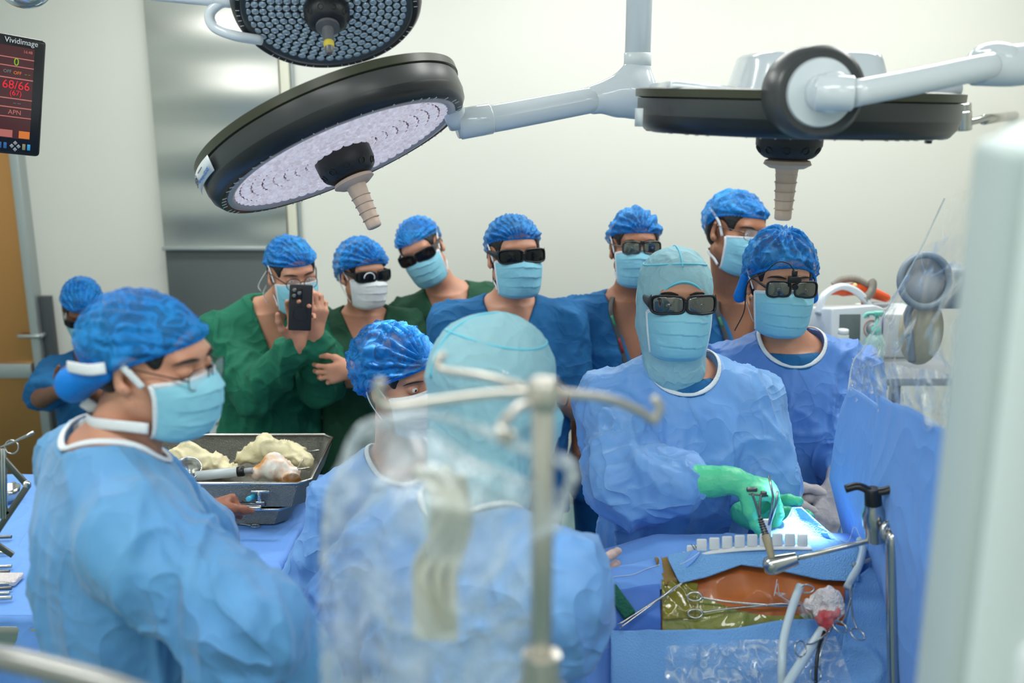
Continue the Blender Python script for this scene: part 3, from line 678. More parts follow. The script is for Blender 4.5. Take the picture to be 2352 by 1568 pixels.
# lamp 1, lit and tilted
rt, up, v = ray_frame(786, 357)
C1 = PX(786, 357, 2.4); t = math.radians(13); a1 = math.radians(22.5)
n1 = (rt*math.sin(a1)-up*math.cos(a1))*math.cos(t)-v*math.sin(t)
L1, B1, F1 = lamp('large lit surgical light tilted towards the camera, left of the white ceiling pole', C1, n1, .325, .062, True, spin=.4)
lampn1 = nrm(n1)
# sticker on the rim
ax_ = nrm(rt*math.cos(a1)+up*math.sin(a1)); ax_ = nrm(ax_-lampn1*np.dot(ax_, lampn1)); ay_ = np.cross(lampn1, ax_)
if np.dot(ay_, v) > 0: ay_ = -ay_      # points to the camera side
def rimpt(a, h, rr=.328): return C1+(-ax_*math.cos(a)+ay_*math.sin(a))*rr-lampn1*h
stk = obj('maker_label', sheet(14, 3, lambda U, W: np.stack([np.stack([rimpt(.16+.5*U[i, j], .033+.036*W[i, j], .3325) for j in range(U.shape[1])]) for i in range(U.shape[0])]).transpose(2, 0, 1)), mat('label_white', S(208, 216, 218), .4), L1, solid=.0006)
for s_, sz, a_, h_, c_ in (('STERIS', .022, .26, .055, S(50, 60, 80)), ('Harmony LED585', .0125, .49, .044, S(70, 120, 190)), ('www.steris.com', .006, .47, .06, S(90, 95, 105))):
    tg = rimpt(a_+.01, h_, 1)-rimpt(a_-.01, h_, 1); textmesh(s_, sz, rimpt(a_, h_, (.334)), tg, lampn1*-1, mat('print', c_, .5), 'label_text', stk, ext=.0003)
# lamp 2, unlit at the top
rt, up, v = ray_frame(750, 10); t = math.radians(41)
C2 = PX(750, 22, 3.2); n2 = (-up*math.cos(t)-v*math.sin(t)+rt*.02)
L2, B2, F2 = lamp('unlit surgical light cut by the top edge, dark lens with yellow-banded handle', C2, n2, .29, .085, False, handle='grey', spin=.2)
# lamp 3, level, seen from the side
C3 = PX(1815, 300, 2.14)-A(0, 0, .0); n3 = nrm(A(-.02, 0, -1))
L3, B3, F3 = lamp('level dark-rimmed surgical light seen edge-on at the upper right', C3, n3, .325, .052, False, spin=0)
bx = PX(1855, 170, 2.14); C3t = C3+A(0, 0, .082)
def dome(U, W):
    a = U*2*PI; s_ = np.interp(W, [0, .15, .8, .93, 1], [1, .97, .84, .77, 0]); z = np.interp(W, [0, .15, .8, .93, 1], [0, .008, .078, .086, .088]); pw = 3.2
    r = (np.abs(np.cos(a)/.155)**pw+np.abs(np.sin(a)/.2)**pw)**(-1/pw); return bx[0]-.005+r*s_*np.cos(a), bx[1]+r*s_*np.sin(a), C3t[2]-.012+z
obj('top_housing', sheet(64, 12, dome, True), WHITEG, L3, sharp=60)
for q in (-1, 1): obj('side_cowl', box(C3t+A(.2*q, -.02, -.004), (.17, .3, .03), frame(A(-.1*q, 0, 1), (1, 0, 0)), bev=.012), WHITEG, L3, sharp=40)
stp = PX(1459, 268, 2.06); obj('maker_label', box(stp+A(.0, -.06, 0), (.022, .001, .035), frame(A(0, 0, 1), (.6, -.8, 0))), MATS['label_white'], L3)
PO = PX(1865, 213, 1.80)
k3 = obj('pivot_ring', lathe([(.059, -.0), (.059, .05), (.070, .055), (.0785, .045), (.080, -.04), (.07, -.05)], PO, (0, -1, 0), 56, cap=False), RIMD, L3, sharp=40)
obj('pivot_cap', lathe([(.05, -.05), (.0598, .048), (.056, .056), (0, .062)], PO, (0, -1, 0), 56), WHITEG, L3, sharp=40)
p0 = PO+A(.008, -.075, .002); P3 = [p0, PX(1960, 215, 1.70), PX(2100, 188, 1.75), PX(2240, 158, 1.8), PX(2300, 135, 1.84), PX(2420, 108, 1.9)]
obj('pivot_stub', join(cyl(PO+A(0, -.03, 0), PO+A(.01, -.10, 0), .034), cyl(PO+A(-.02, -.085, 0), PX(1962, 215, 1.70), .031, .029)), WHITEG, L3)
arm3 = root('lamp_support_arm', PX(2300, 135, 1.84), 'white curved arm running right from the edge-on surgical light', 'lamp arm')
obj('arm_tube', tube([PX(1955, 216, 1.70)]+[*P3[2:4]]+[PX(2275, 150, 1.82)], .0225, 20, smooth=24), WHITEG, arm3)
obj('arm_sleeve', tube([PX(2240, 158, 1.85), PX(2330, 150, 1.88), PX(2480, 130, 1.95)], [.030, .038, .038], 20, smooth=14), WHITEG, arm3)
obj('elbow_joint', ell(PX(2285, 140, 1.88), (.05, .045, .034), None, 24, 14), WHITEG, arm3)
obj('ceiling_post', cyl(PX(2480, 130, 1.95), PX(2480, 130, 1.95)*A(1, 1, 0)+A(0, 0, CEIL), .035), WHITEG, arm3)
# pole + arm of lamp 1
armL = root('lamp_support_arm', PX(1450, 210, 2.6), 'white jointed arm and ceiling pole carrying the large lit light', 'lamp arm')
J = PX(1448, 208, 2.6); top = A(PX(1466, 80, 2.6)[0], 2.6, CEIL); jx = A(top[0], J[1], J[2])
obj('arm_tube', tube([PX(1050, 287, 2.52), PX(1180, 264, 2.56), PX(1400, 222, 2.6)], [.034, .034, .032], 24, smooth=8), WHITEG, armL)
obj('end_sleeve', cyl(PX(1052, 286, 2.52), PX(1130, 272, 2.54), .038), WHITEG, armL)
obj('knuckle', sdfmesh([rc(J+A(-.03, 0, -.02), J+A(.005, 0, -.01), .046, .062, .03), rc(J+A(.005, 0, 0), jx+A(0, 0, .055), .058, .034, .03), rc(J+A(-.09, 0, -.022), J, .037, .045, .02)], .006), WHITEG, armL)
zj = PX(1466, 150, 2.6)[2]
obj('ceiling_pole', cyl(A(top[0], 2.6, zj-.005), top, .0325, n=32), WHITEG, armL)
obj('pole_collar', lathe([(.03, 0), (.0345, .002), (.0345, .032), (.032, .034)], (top[0], 2.6, zj-.003), (0, 0, 1), 32), WHITE, armL)
# yoke behind lamp 1
obj('lamp_yoke', tube([PX(1056, 284, 2.52), C1-lampn1*.085+ax_*.26, C1-lampn1*.088], [.03, .02, .02], 18, smooth=14), WHITEG, L1)
# arm of lamp 2
arm2 = root('lamp_support_arm', PX(480, 30, 3.2), 'white looped arm reaching the unlit light at the top left', 'lamp arm')
obj('arm_tube', cyl(PX(250, -22, 3.2), PX(545, 6, 3.2), .018), WHITEG, arm2)
obj('loop_tube', tube([PX(545, -2, 3.2), PX(505, 8, 3.2), PX(482, 32, 3.2), PX(492, 62, 3.2), PX(540, 82, 3.2), PX(600, 92, 3.25)], .016, 16, smooth=30), WHITEG, arm2)
obj('ceiling_post', cyl(PX(250, -22, 3.2), PX(250, -22, 3.2)*A(1, 1, 0)+A(0, 0, CEIL), .03), WHITEG, arm2)
# lit lamp's beam on the nurse's cap; field spot added under the level lamp
sl = spot('surgical_light_beam', tuple(C1+lampn1*.32), tuple(PX(945, 830, 2.25)), 600, 11, (.9, .97, 1), .7, .12)
sl2 = spot('surgical_light_beam', tuple(C3+A(.02, -.03, -.27)), tuple(PX(1838, 1215, 2.06)), 230, 13, (.88, .98, 1), .5, .04)
# top left round fixture
tf = root('pendant_fixture', PX(57, -40, 2.6), 'rounded blue-grey fixture at the very top left, above the monitor', 'ceiling fixture')
obj('glass_bowl', ell(PX(57, -30, 2.6), (.062, .062, .052), None, 28, 16), UNL, tf)
obj('stem', cyl(PX(57, -60, 2.6), PX(57, -60, 2.6)*A(1, 1, 0)+A(0, 0, CEIL), .02), WHITE, tf)
# ---------------------------------------------------------------- patient monitor
tr, br = PX(112, 98, 2.62), PX(88, 357, 2.6); tl_, bl = PX(-118, 50, 2.46), PX(-128, 342, 2.44)
cx_ = (tr+br+tl_+bl)/4; ex = nrm((tr+br)-(tl_+bl)); ey = (tr+tl_)-(br+bl); ey = nrm(ey-ex*np.dot(ex, ey)); ez = np.cross(ex, ey); Wm = np.linalg.norm((tr+br)-(tl_+bl))/2; Hm = np.linalg.norm((tr+tl_)-(br+bl))/2
MR = np.array([ex, ey, ez]).T
mon = root('patient_monitor', cx_-ey*Hm/2, 'black wall-hung patient monitor with a red screen reading 68/66', 'monitor')
obj('monitor_casing', box(cx_-ez*.02, (Wm, Hm, .045), MR, bev=.010, seg=3), BLACK, mon, sharp=40)
M = lambda x, y, z=.004: cx_+MR@A(x, y, z)
scr = lambda n, c, e: mat(n, tuple(.3*q for q in c), .25, emit=(c, e))
hw = Wm/2; hh = Hm/2; x1 = hw-.030; x0 = -hw+.02; y1 = hh-.026; y0 = -hh+.040
scn_ = obj('screen', box(M((x0+x1)/2, (y0+y1)/2, .0035), (x1-x0, y1-y0, .002), MR), scr('screen_red', S(74, 30, 34), 1.0), mon, smooth=False)
pk = scr('screen_pink', S(205, 120, 112), .8); rd = scr('screen_bright_red', S(238, 32, 50), 1); gn = scr('screen_green', S(130, 190, 40), 1); orr = scr('screen_orange', S(225, 125, 50), 1); gy = scr('screen_grey', S(120, 140, 140), .8)
sh_ = y1-y0
bars = [box(M((x0+x1)/2, y1-sh_*f, .005), (x1-x0, sh_*t_, .0006), MR) for f, t_ in ((.125, .012), (.215, .012), (.345, .014), (.565, .013), (.66, .013), (.765, .012))]
obj('screen_bars', join(*bars), pk, scn_, smooth=False)
obj('button_bar', box(M((x0+x1)/2-.02, y0+.011, .005), (x1-x0-.045, .018, .0006), MR), pk, scn_, smooth=False)
obj('alarm_button', box(M(x1-.014, y0+.011, .005), (.026, .018, .0006), MR), orr, scn_, smooth=False)
for s_, sz, x_, f, m_ in (('68/66', .029, x1-.040, .42, rd), ('(67)', .018, x1-.040, .505, rd), ('0', .026, x1-.042, .17, gn), ('OFF', .011, x1-.038, .285, orr), ('OFF', .011, x1-.062, .28, gy), ('APN', .016, x1-.040, .715, pk), ('16:48', .010, x1-.016, .045, pk), ('-- --', .012, x1-.036, .61, gy), ('-- --', .009, x1-.014, .285, gn)):
    textmesh(s_, sz, M(x_, y1-sh_*f, .0056), ex, ey, m_, 'screen_text', scn_, ext=.0003)
textmesh('Vividimage', .0185, M(hw-.062, hh-.0135, .0045), ex, ey, TICK, 'maker_name', mon, ext=.0003)
BB = scr('key_blue', S(60, 120, 190), .5)
for i in range(4): obj('control_key', box(M(hw-.088-.0125*i, -hh+.021, .004), (.0075, .015, .003), MR, bev=.001), BB, mon)
obj('navigation_pad', join(*[box(M(hw-.064+a*.008, -hh+.021+b*.008, .004), (.008, .008, .003), MR@Matrix.Rotation(PI/4, 3, 'Z'), bev=.001) for a, b in ((1, 0), (-1, 0), (0, 1), (0, -1))]), GREYP, mon)
for i, c in enumerate((S(150, 140, 110), S(60, 160, 220))): obj('control_key', box(M(hw-.043+.012*i, -hh+.021, .004), (.0075, .015, .003), MR, bev=.001), mat('key_%d' % i, c, .4), mon)
obj('monitor_arm', tube([cx_-ez*.04, cx_-ez*.15+A(-.05, 0, .1), A(cx_[0]-.15, cx_[1]+.2, CEIL)], .02, 14, smooth=12), WHITE, mon)
# ---------------------------------------------------------------- wall IV hook at right
hk = root('wall_clamp', PX(2215, 290, 4.0), 'chrome clamp with black clip below the right end of the edge-on light', 'clamp')
obj('clamp_socket', join(cyl(PX(2214, 300, 4.0), PX(2214, 255, 4.0), .03), cyl(PX(2214, 256, 4.0), PX(2214, 237, 4.0), .028)), STEEL, hk, sharp=40)
obj('cross_bar', cyl(PX(2150, 298, 4.0), PX(2272, 270, 4.0), .014), STEEL, hk)
obj('black_clip', join(box(PX(2140, 301, 4.0), (.05, .03, .025), bev=.004), box(PX(2133, 315, 4.0), (.022, .03, .05), bev=.004)), BLACK, hk)
obj('wall_arm', cyl(PX(2260, 275, 4.0), PX(2330, 265, 4.88), .02), STEEL, hk)
# ---------------------------------------------------------------- the people
GREYGL = mat('latex_glove_grey', S(196, 186, 184), .45, bump=(50, .25), sss=.05); GREENGL = mat('glove_green', S(95, 220, 165), .4, bump=(40, .35), sss=.05)
# A: front left
R = rot_head(104, 6, 2); sA = .89; HA = PX(352, 822, 1.52)
rA, bA, gA = person('person in pale blue gown at front left, in profile, black glasses and blue cap', HA, R, PX(258, 1044, 1.50), 58,
    [(PX(560, 1440, 1.30), PX(740, 1640, 1.55)), (PX(425, 1240, 1.82), PX(468, 1172, 1.90))], garment='gown', gm=GOWN2, s=.98, hs=sA, res=.0042, gres=.006, seed=3, amp=.75,
    hands={-1: dict(W=PX(468, 1172, 1.90), d=A(.45, .8, -.1), t=A(.5, -.5, .6), n=A(.1, .2, -1), curl=(1.5, 1.5, 1.5, 1.5), thumb=(.1, .5), s=.75), 1: dict(W=PX(740, 1640, 1.55), d=A(.6, .7, -.2), t=A(-.5, .5, .5), n=A(0, 0, -1))},
    gloves={-1: (mat('glove_brown', S(160, 100, 75), .4), .001), 1: (GREYGL, .001)}, pants=SCRUB, sleeve=1.35)
cap(HA, R, rA, sA, puff=1.02, gather=(0, 1, .12), seed=1, front=.05, back=-.065, ears=-.004, sag=(0, -.012, -.004), amp=.003)
gl = lambda x, y, z: HA+R@(A(x, y, z)*sA)
obj('cap_fold', sdfmesh([rc(gl(.08, -.045, -.012), gl(.05, -.125, -.055), .016, .026, .02), rc(gl(.05, -.125, -.055), gl(0, -.14, -.065), .024, .026, .02)], .0045), CAPB2, rA)
face_mask(HA, R, rA, sA, seed=2, strap=False); glasses(HA, R, rA, sA, 'thin', CLEAR, BLACK, drop=.008)
brows(HA, R, bA, sA); eye_parts(HA, R, bA, sA)
kn = gl(.01, -.1, -.13); obj('tie_strap', tube([gl(.072, .036, -.102), gl(.084, .0, -.100), gl(.087, -.035, -.102), gl(.078, -.07, -.108), gl(.045, -.105, -.118), kn], 0, 8, smooth=24, flat=(.009, .0015), cen=gl(0, -.02, -.115)), STRAP, rA); obj('tie_strap', tube([gl(.078, .03, -.025), gl(.0835, .012, -.004), gl(.086, -.005, .012)], 0, 8, smooth=12, flat=(.006, .0014), cen=gl(0, 0, -.01)), STRAP, rA); obj('tie_strap', tube([gl(.096, -.028, .006), gl(.103, -.055, .0), gl(.092, -.095, -.006), gl(.06, -.13, -.02)], 0, 8, smooth=12, flat=(.009, .0014), cen=gl(0, -.02, -.01)), STRAP, rA)
obj('mask_knot', join(ell(kn, (.016, .014, .018), None, 12, 8), tube([kn, kn+A(-.03, -.01, -.012), kn+A(-.055, -.01, -.03)], 0, 8, smooth=8, flat=(.011, .002), cen=kn+A(0, .1, 0)), tube([kn, kn+A(.0, -.02, .02), kn+A(-.02, -.02, .035)], 0, 8, smooth=8, flat=(.010, .002), cen=kn+A(0, .1, 0))), STRAP, rA)
# B: sitting at far left
R = rot_head(160, 32); HB = headat(190, 737, 4.3, R)
NB = HB+A(-.01, .09, -.25)
wB = PX(150, 885, 4.0)
rB, bB, gB = person('person in blue scrubs sitting at the far left, looking down at a phone', HB, R, NB, 165, [(PX(95, 915, 4.2), PX(142, 895, 4.02)), (PX(245, 920, 4.2), PX(195, 895, 4.05))], gm=SCRUB, skin=SKIN3, res=.007, gres=.009, seed=5, sit=True, pants=SCRUB, short=.9,
    hands={1: dict(W=PX(142, 895, 4.02), d=A(.7, -.3, .5), t=A(.2, -.5, .6), n=A(.6, .6, 0), curl=(1, 1, 1, 1)), -1: dict(W=PX(195, 895, 4.05), d=A(-.6, -.3, .5), t=A(-.2, -.5, .6), n=A(-.6, .6, 0), curl=(1, 1, 1, 1))}, foot=(NB+A(0, .0, 0))[:2], v=.14)
cap(HB, R, rB, puff=1.0, gather=(0, 1, .2), seed=4); face_mask(HB, R, rB, seed=5, tie='loop'); glasses(HB, R, rB, style='wrap')
gph = root('phone', PX(176, 866, 3.98), 'pale phone held by the sitting person at the far left', 'phone')
obj('phone_case', box(PX(176, 868, 3.98), (.075, .15, .009), frame(A(0, .55, .8), (1, 0, 0)), bev=.004), WHITE, gph, sharp=40)
stl = root('stool', A(NB[0], NB[1], 0), 'round stool under the sitting person at the far left', 'stool')
obj('stool_seat', lathe([(.0, .0), (.17, 0), (.18, .02), (.17, .05), (0, .05)], (NB[0], NB[1], NB[2]-.80), (0, 0, 1), 32), BLACK, stl)
obj('stool_column', cyl((NB[0], NB[1], .05), (NB[0], NB[1], NB[2]-.8), .025), STEEL, stl)
obj('stool_base', join(*[cyl((NB[0], NB[1], .05), (NB[0]+.25*math.cos(a), NB[1]+.25*math.sin(a), .02), .018) for a in np.arange(5)*2*PI/5]), STEEL, stl)
# C: photographing, green jacket
R = rot_head(150, 10, 3); HC = headat(690, 642, 3.42, R, 1)
NC = PX(612, 712, 3.58); wr, wl = PX(682, 790, 3.22), PX(722, 768, 3.26)
phc = PX(690, 706, 3.17)
rC, bC, gC = person('person in bright green long-sleeved jacket and round glasses taking a photo with a phone', HC, R, NC, 152, [(PX(590, 900, 3.36), wr), (PX(742, 880, 3.42), wl)], garment='jacket', gm=GREEN, lean=(.05, -.12), seed=7, v=.22, vw=.05,
    res=.0045, gres=.008, eyes=True, foot=(NC+A(-.05, .2, 0))[:2], pants=GREEN_D,
    hands={1: dict(W=wr, d=A(.14, -.05, 1), t=A(-.5, -.3, .6), n=A(.65, -.5, .1), curl=((.1, .5, .4), (.25, .6, .4), (.4, .6, .4), (.6, .7, .5)), thumb=(.5, .1), spread=.22), -1: dict(W=wl, d=A(.22, -.0, .9), t=A(-.6, -.5, .1), n=A(-.75, -.35, .2), curl=((.2, .9, .5), (.45, .9, .5), (.6, .9, .5), (.7, .8, .5)), thumb=(.5, .3), spread=.16)})
cap(HC, R, rC, puff=1.0, gather=(-.25, 1, .15), seed=6, back=-.03); face_mask(HC, R, rC, seed=7, tie='tie', drop=.004); glasses(HC, R, rC, style='round', lens=CLEAR, drop=.006); brows(HC, R, bC); eye_parts(HC, R, bC)
tie = HC+R@A(.085, -.03, -.05); obj('mask_tails', join(tube([tie, tie+A(-.012, -.01, -.03), tie+A(.002, -.012, -.065)], 0, 8, smooth=8, flat=(.007, .0015), cen=HC), tube([tie+A(0, 0, .05), tie+A(-.03, 0, 0), tie+A(-.02, -.01, -.02)], 0, 8, smooth=8, flat=(.006, .0015), cen=HC)), STRAP, rC)
Rp = frame(nrm(A(.28, -1, .05)), (1, .28, -.10)); ph = root('phone', phc, 'black phone with camera bump held up by the person in the green jacket', 'phone')
obj('phone_case', box(phc, (.074, .152, .011), Rp, bev=.005, seg=3), mat('phone_black', S(34, 34, 38), .45), ph, sharp=50)
cbp = phc+Rp@A(-.014, .048, .007); cb = obj('camera_bump', box(cbp, (.036, .038, .004), Rp, bev=.0018), BLACK, ph)
for a, b in ((-1, 1), (-1, -1), (1, 0)): obj('camera_lens', lathe([(.007, 0), (.0075, .002), (.005, .003), (0, .002)], cbp+Rp@A(a*.008, b*.009, .002), Rp[:, 2], 16), STEELD, cb)
obj('ring_mark', torus(phc+Rp@A(0, -.02, .0058), Rp[:, 2], .023, .0008, 40, 6), GREYP if False else BLACK, ph)
# D1: woman, arms crossed
R = rot_head(146, 0, 0); HD = headat(858, 632, 3.57, R, .98); ND = PX(836, 722, 3.70)
e1, e2 = PX(772, 868, 3.54), PX(925, 880, 3.57)
rD, bD, gD = person('person in dark green scrubs with white mask, arms crossed, beside the photographing person', HD, R, ND, 168, [(e1, PX(850, 872, 3.27)), (e2, PX(805, 848, 3.21))], gm=GREEN_D, s=.96, seed=9, short=.78, v=.19, pants=GREEN_D, res=.0045, foot=(ND+A(0, .05, 0))[:2],
    hands={1: dict(W=PX(850, 872, 3.27), d=A(.9, -.1, -.1), t=A(0, -.2, 1), n=A(0, .9, 0), curl=(.3, .4, .4, .4)), -1: dict(W=PX(812, 848, 3.20), d=A(-1, .12, -.25), t=A(-.1, 0, 1), n=A(-.1, 1, -.1), curl=(.35, .4, .45, .5), thumb=(.3, .2))})
cap(HD, R, rD, .97, puff=1.08, gather=(-.2, 1, .1), seed=8, back=-.09, ears=.0, sag=(0, -.012, -.0)); face_mask(HD, R, rD, .95, MASKW, seed=9, tie='loop')
gw = glasses(HD, R, rD, .95, 'wrap', name='sunglasses'); glt = lambda x, y, z: HD+R@(A(x, y, z)*.95)
obj('white_rim', tube([glt(.062*math.cos(a)*.35+.030, .119-.0, .018*math.sin(a)-.002) for a in np.linspace(-.1, 1.15*PI, 16)], .002, 6), WHITE, gw)
# D2: leaning, dark green
R = rot_head(192, 4, 0); Rr = Matrix.Rotation(math.radians(-24), 3, Vector(PX(955, 590, 3.7)-A(0, 0, CAMH)).normalized()); R = np.array(Rr)@R
HE = headat(957, 588, 3.72, R, 1); NE = PX(1030, 672, 3.85)
rE, bE, gE = person('person in dark green scrubs leaning in with tilted head, dark glasses', HE, R, NE, 178, [(PX(955, 830, 3.9), PX(960, 960, 3.85)), (PX(1160, 830, 3.9), PX(1150, 960, 3.85))], gm=GREEN_D, seed=11, v=.2, pants=GREEN_D, foot=(NE+A(0.02, .05, 0))[:2], lean=(-.14, -.05), res=.005)
cap(HE, R, rE, puff=.98, gather=(0, 1, .3), seed=10, sag=(0, -.01, .0)); face_mask(HE, R, rE, seed=12, tie='tie'); glasses(HE, R, rE, style='wrap', name='sunglasses')
# E: centre, blue scrubs, dark 3D glasses
R = rot_head(166, -6, 1); HF = headat(1198, 584, 3.12, R, 1.03); NF = PX(1170, 700, 3.25)
rF, bF, gF = person('person in blue scrubs with black wrap glasses, at the centre of the back row', HF, R, NF, 178, [(PX(1030, 940, 3.25), PX(1170, 935, 3.02)), (PX(1322, 935, 3.22), PX(1250, 905, 2.98))], gm=SCRUB, seed=13, short=.85, v=.17, s=1.03, foot=(NF+A(0, .05, 0))[:2], wide=1.1,
    hands={1: dict(W=PX(1170, 935, 3.02), d=A(.9, -.1, .1), t=A(0, -.2, 1), n=A(0, .9, 0)), -1: dict(W=PX(1250, 905, 2.98), d=A(-1, .1, -.1), t=A(0, 0, 1), n=A(0, 1, 0))})
cap(HF, R, rF, 1.03, puff=1.0, gather=(.05, 1, .02), seed=12, amp=.0045, gm=28); face_mask(HF, R, rF, 1.03, seed=13, tie='tie', drop=.003); glasses(HF, R, rF, 1.03, 'wrap', name='sunglasses', drop=.003)
obj('neck_hair', sdfmesh([el(HF+R@A(.045, -.05, -.075), (.02, .03, .05), R)], .005), HAIR, rF)
# F: right of E, lanyard
R = rot_head(176, -6, 0); HG = headat(1471, 567, 3.25, R, 1.0); NG = PX(1445, 688, 3.38)
LAN = mat('lanyard_grey', S(70, 72, 74), .6); LANP = mat('lanyard_print', S(50, 140, 105), .6); LANR = mat('lanyard_red', S(130, 40, 50), .6)
rG, bG, gG = person('person in blue scrubs and lanyard with smoky clip-on glasses, behind the hooded surgeon', HG, R, NG, 176, [(PX(1335, 905, 3.4), PX(1330, 1040, 3.3)), (PX(1570, 900, 3.4), PX(1570, 1040, 3.3))], gm=SCRUB, skin=SKIN2, seed=15, v=.21, foot=(NG+A(0, .05, 0))[:2], wide=1.05)
cap(HG, R, rG, puff=1.0, gather=(0, 1, .15), seed=14, amp=.006, gm=16, sag=(0, -.005, .006)); face_mask(HG, R, rG, seed=15, tie='tie', drop=.003); g2 = glasses(HG, R, rG, style='square', lens=LENSM, fm=mat('thin_metal_frame', S(90, 88, 86), .25, metal=.9), drop=.0); brows(HG, R, bG)
obj('clip_bridge', box(HG+R@A(0, .122, .016), (.014, .006, .012), R, bev=.002), BLACK, g2)
def lanyard(N, B, d=(-1, 1), low=.2, par=None):
    for q in d:
        pts = [N+A(.058*q, -.01, .022), N+A(.072*q, -.085, -.02), N+A(.045*q, -.125, -.11), N+A(.01*q, -.155, -low)]
        l = obj('lanyard', tube(pts, 0, 8, smooth=24, flat=(.0085, .0012), cen=N+A(0, .12, -.1)), LAN, par)
        P = spline(pts, 24)
        obj('lanyard_print', tube(P[9:13]+A(0, -.0012, 0), 0, 8, flat=(.0045, .001), cen=N+A(0, .12, -.1)), LANP, l); obj('lanyard_print', tube(P[15:19]+A(0, -.0012, 0), 0, 8, flat=(.0045, .001), cen=N+A(0, .12, -.1)), LANR, l)
lanyard(NG+A(-.0, -.01, 0), None, (-1,), .24, rG)
# G: tilted head behind right surgeon
R = rot_head(152, -4, 0); Rr = Matrix.Rotation(math.radians(12), 3, Vector(PX(1720, 540, 3.36)-A(0, 0, CAMH)).normalized()); R = np.array(Rr)@R
HH = headat(1735, 540, 3.34, R, 1.09); NH = PX(1683, 692, 3.48)
rH, bH, gH = person('person in blue scrubs and lanyard, clear glasses, head tilted, behind the surgeons', HH, R, NH, 170, [(PX(1590, 905, 3.51), PX(1600, 1050, 3.46)), (PX(1800, 905, 3.51), PX(1800, 1050, 3.46))], gm=SCRUB, skin=SKIN2, seed=17, v=.22, eyes=True, s=1.06, hs=1.09, foot=(NH+A(0, .05, 0))[:2], res=.0045)
cap(HH, R, rH, 1.09, puff=1.0, gather=(-1, .6, -.2), seed=16, back=-.06, front=.056, amp=.006, gm=12); face_mask(HH, R, rH, 1.09, seed=17, tie='tie'); glasses(HH, R, rH, 1.09, 'thin', CLEAR, MATS['thin_metal_frame'], drop=-.002); brows(HH, R, bH, 1.09); eye_parts(HH, R, bH, 1.09)
lanyard(NH+A(0, -.015, 0), None, (-1, 1), .27, rH)
# H: main surgeon
R = rot_head(178, -5, 0); sH = 1.04; HI = headat(1569, 694, 2.32, R, sH); NI = PX(1563, 858, 2.42)
wr = PX(1684, 1104, 2.12); wl = PX(1722, 1182, 2.24)
rI, bI, gI = person('surgeon in pale blue gown and teal hood with green gloves, working over the patient', HI, R, NI, 176, [(PX(1440, 1110, 2.20), wr), (PX(1752, 1110, 2.36), wl)], garment='gown', gm=GOWN, s=sH, res=.0045, gres=.006, seed=21, wide=.97, lean=(0, -.09), foot=(NI+A(0, .12, 0))[:2], sleeve=1.2,
    hands={1: dict(W=wr, d=A(.92, -.05, -.22), t=A(.0, -1, -.1), n=A(-.1, -.1, -1), curl=((1.0, .5, .3), (1.05, .5, .3), (1.0, .6, .3), (.9, .7, .4)), thumb=(.3, 1.3), spread=.12), -1: dict(W=wl, d=A(.9, -.35, -.1), t=A(.2, .2, 1), n=A(.2, -.5, -.8), curl=((.5, .8, .6), (.6, .9, .6), (.7, .9, .6), (.8, 1, .6)), thumb=(.4, .5))},
    gloves={1: (GREENGL, .002), -1: (GREENGL, .002)}, hair=False)
def hood(H, R, par, s, N=None):
    g = lambda x, y, z: H+R@(A(x, y, z)*s)
    P = [el(g(0, -.014, .024), A(.088, .111, .098)*s, R), el(g(0, -.005, -.04), A(.083, .09, .09)*s, R, .04), rc(g(0, -.02, -.08), g(0, .0, -.165), .076*s, .074*s, .05), el(g(0, .05, -.115), A(.05, .045, .045)*s, R, .03),
         el(g(0, .125, -.040), A(.066, .085, .088)*s, R, .008, 's')]
    if N is not None: P.insert(4, rc(g(0, .0, -.13), N+A(0, 0, -.02), .074*s, .088*s, .05))
    V, F = sdfmesh(P, .0045); Nn = vnormals(V, F); q = (V-H)@R; V = V+Nn*((creases(V*A(16, 16, 8), 3)-.35)*.0035+(creases(V*A(36, 36, 20), 4)-.35)*.0016)[:, None]
    o = obj('surgical_hood', (V, F), HOOD, par)
    Q = P[:4]
    def pro(d, c=(0, -.014, .032)):
        c = g(*c); d = R@nrm(d); t_ = np.linspace(.05, .16, 140); dd = evalp(Q, c+d*t_[:, None]); return c+d*t_[np.argmax(dd > 0)]
    obj('hood_seam', tube([pro((math.sin(a), math.cos(a)*.98, .62)) for a in np.linspace(-PI, PI, 70)], .0022, 6), HOODE, o)
    obj('hood_seam', tube([pro((.0, math.cos(a), math.sin(a))) for a in np.linspace(math.radians(27), math.radians(190), 40)], .0022, 6), HOODE, o)
    e = []
    for a in np.linspace(0, 2*PI, 60, endpoint=False):
        X, Z = .0655*math.cos(a), .087*math.sin(a); t_ = np.linspace(0, .14, 160); dd = evalp(Q, g(X*1.02, 0, -.040+Z*1.0)+(R[:, 1]*s)*t_[:, None]); i = np.argmax(dd > 0); e.append(g(X, t_[i], -.04+Z*1.0))
    obj('hood_hem', tube(e, .0026, 6, closed=True), HOODE, o); return o
hood(HI, R, rI, sH)
face_mask(HI, R, rI, sH, seed=22, tie='loop', drop=.006); glasses(HI, R, rI, sH*1.02, 'wrap', lens=LENSM, name='eyeglasses', drop=.002); brows(HI, R, bI, sH)
obj('undershirt', sdfmesh([loft(NI, np.array([A(1, 0, 0), A(0, 1, 0), A(0, 0, 1)]).T, [(.0, .078, .076, -.004), (.08, .15, .10, -.005)], .02)], .009), SCRUB, rI)
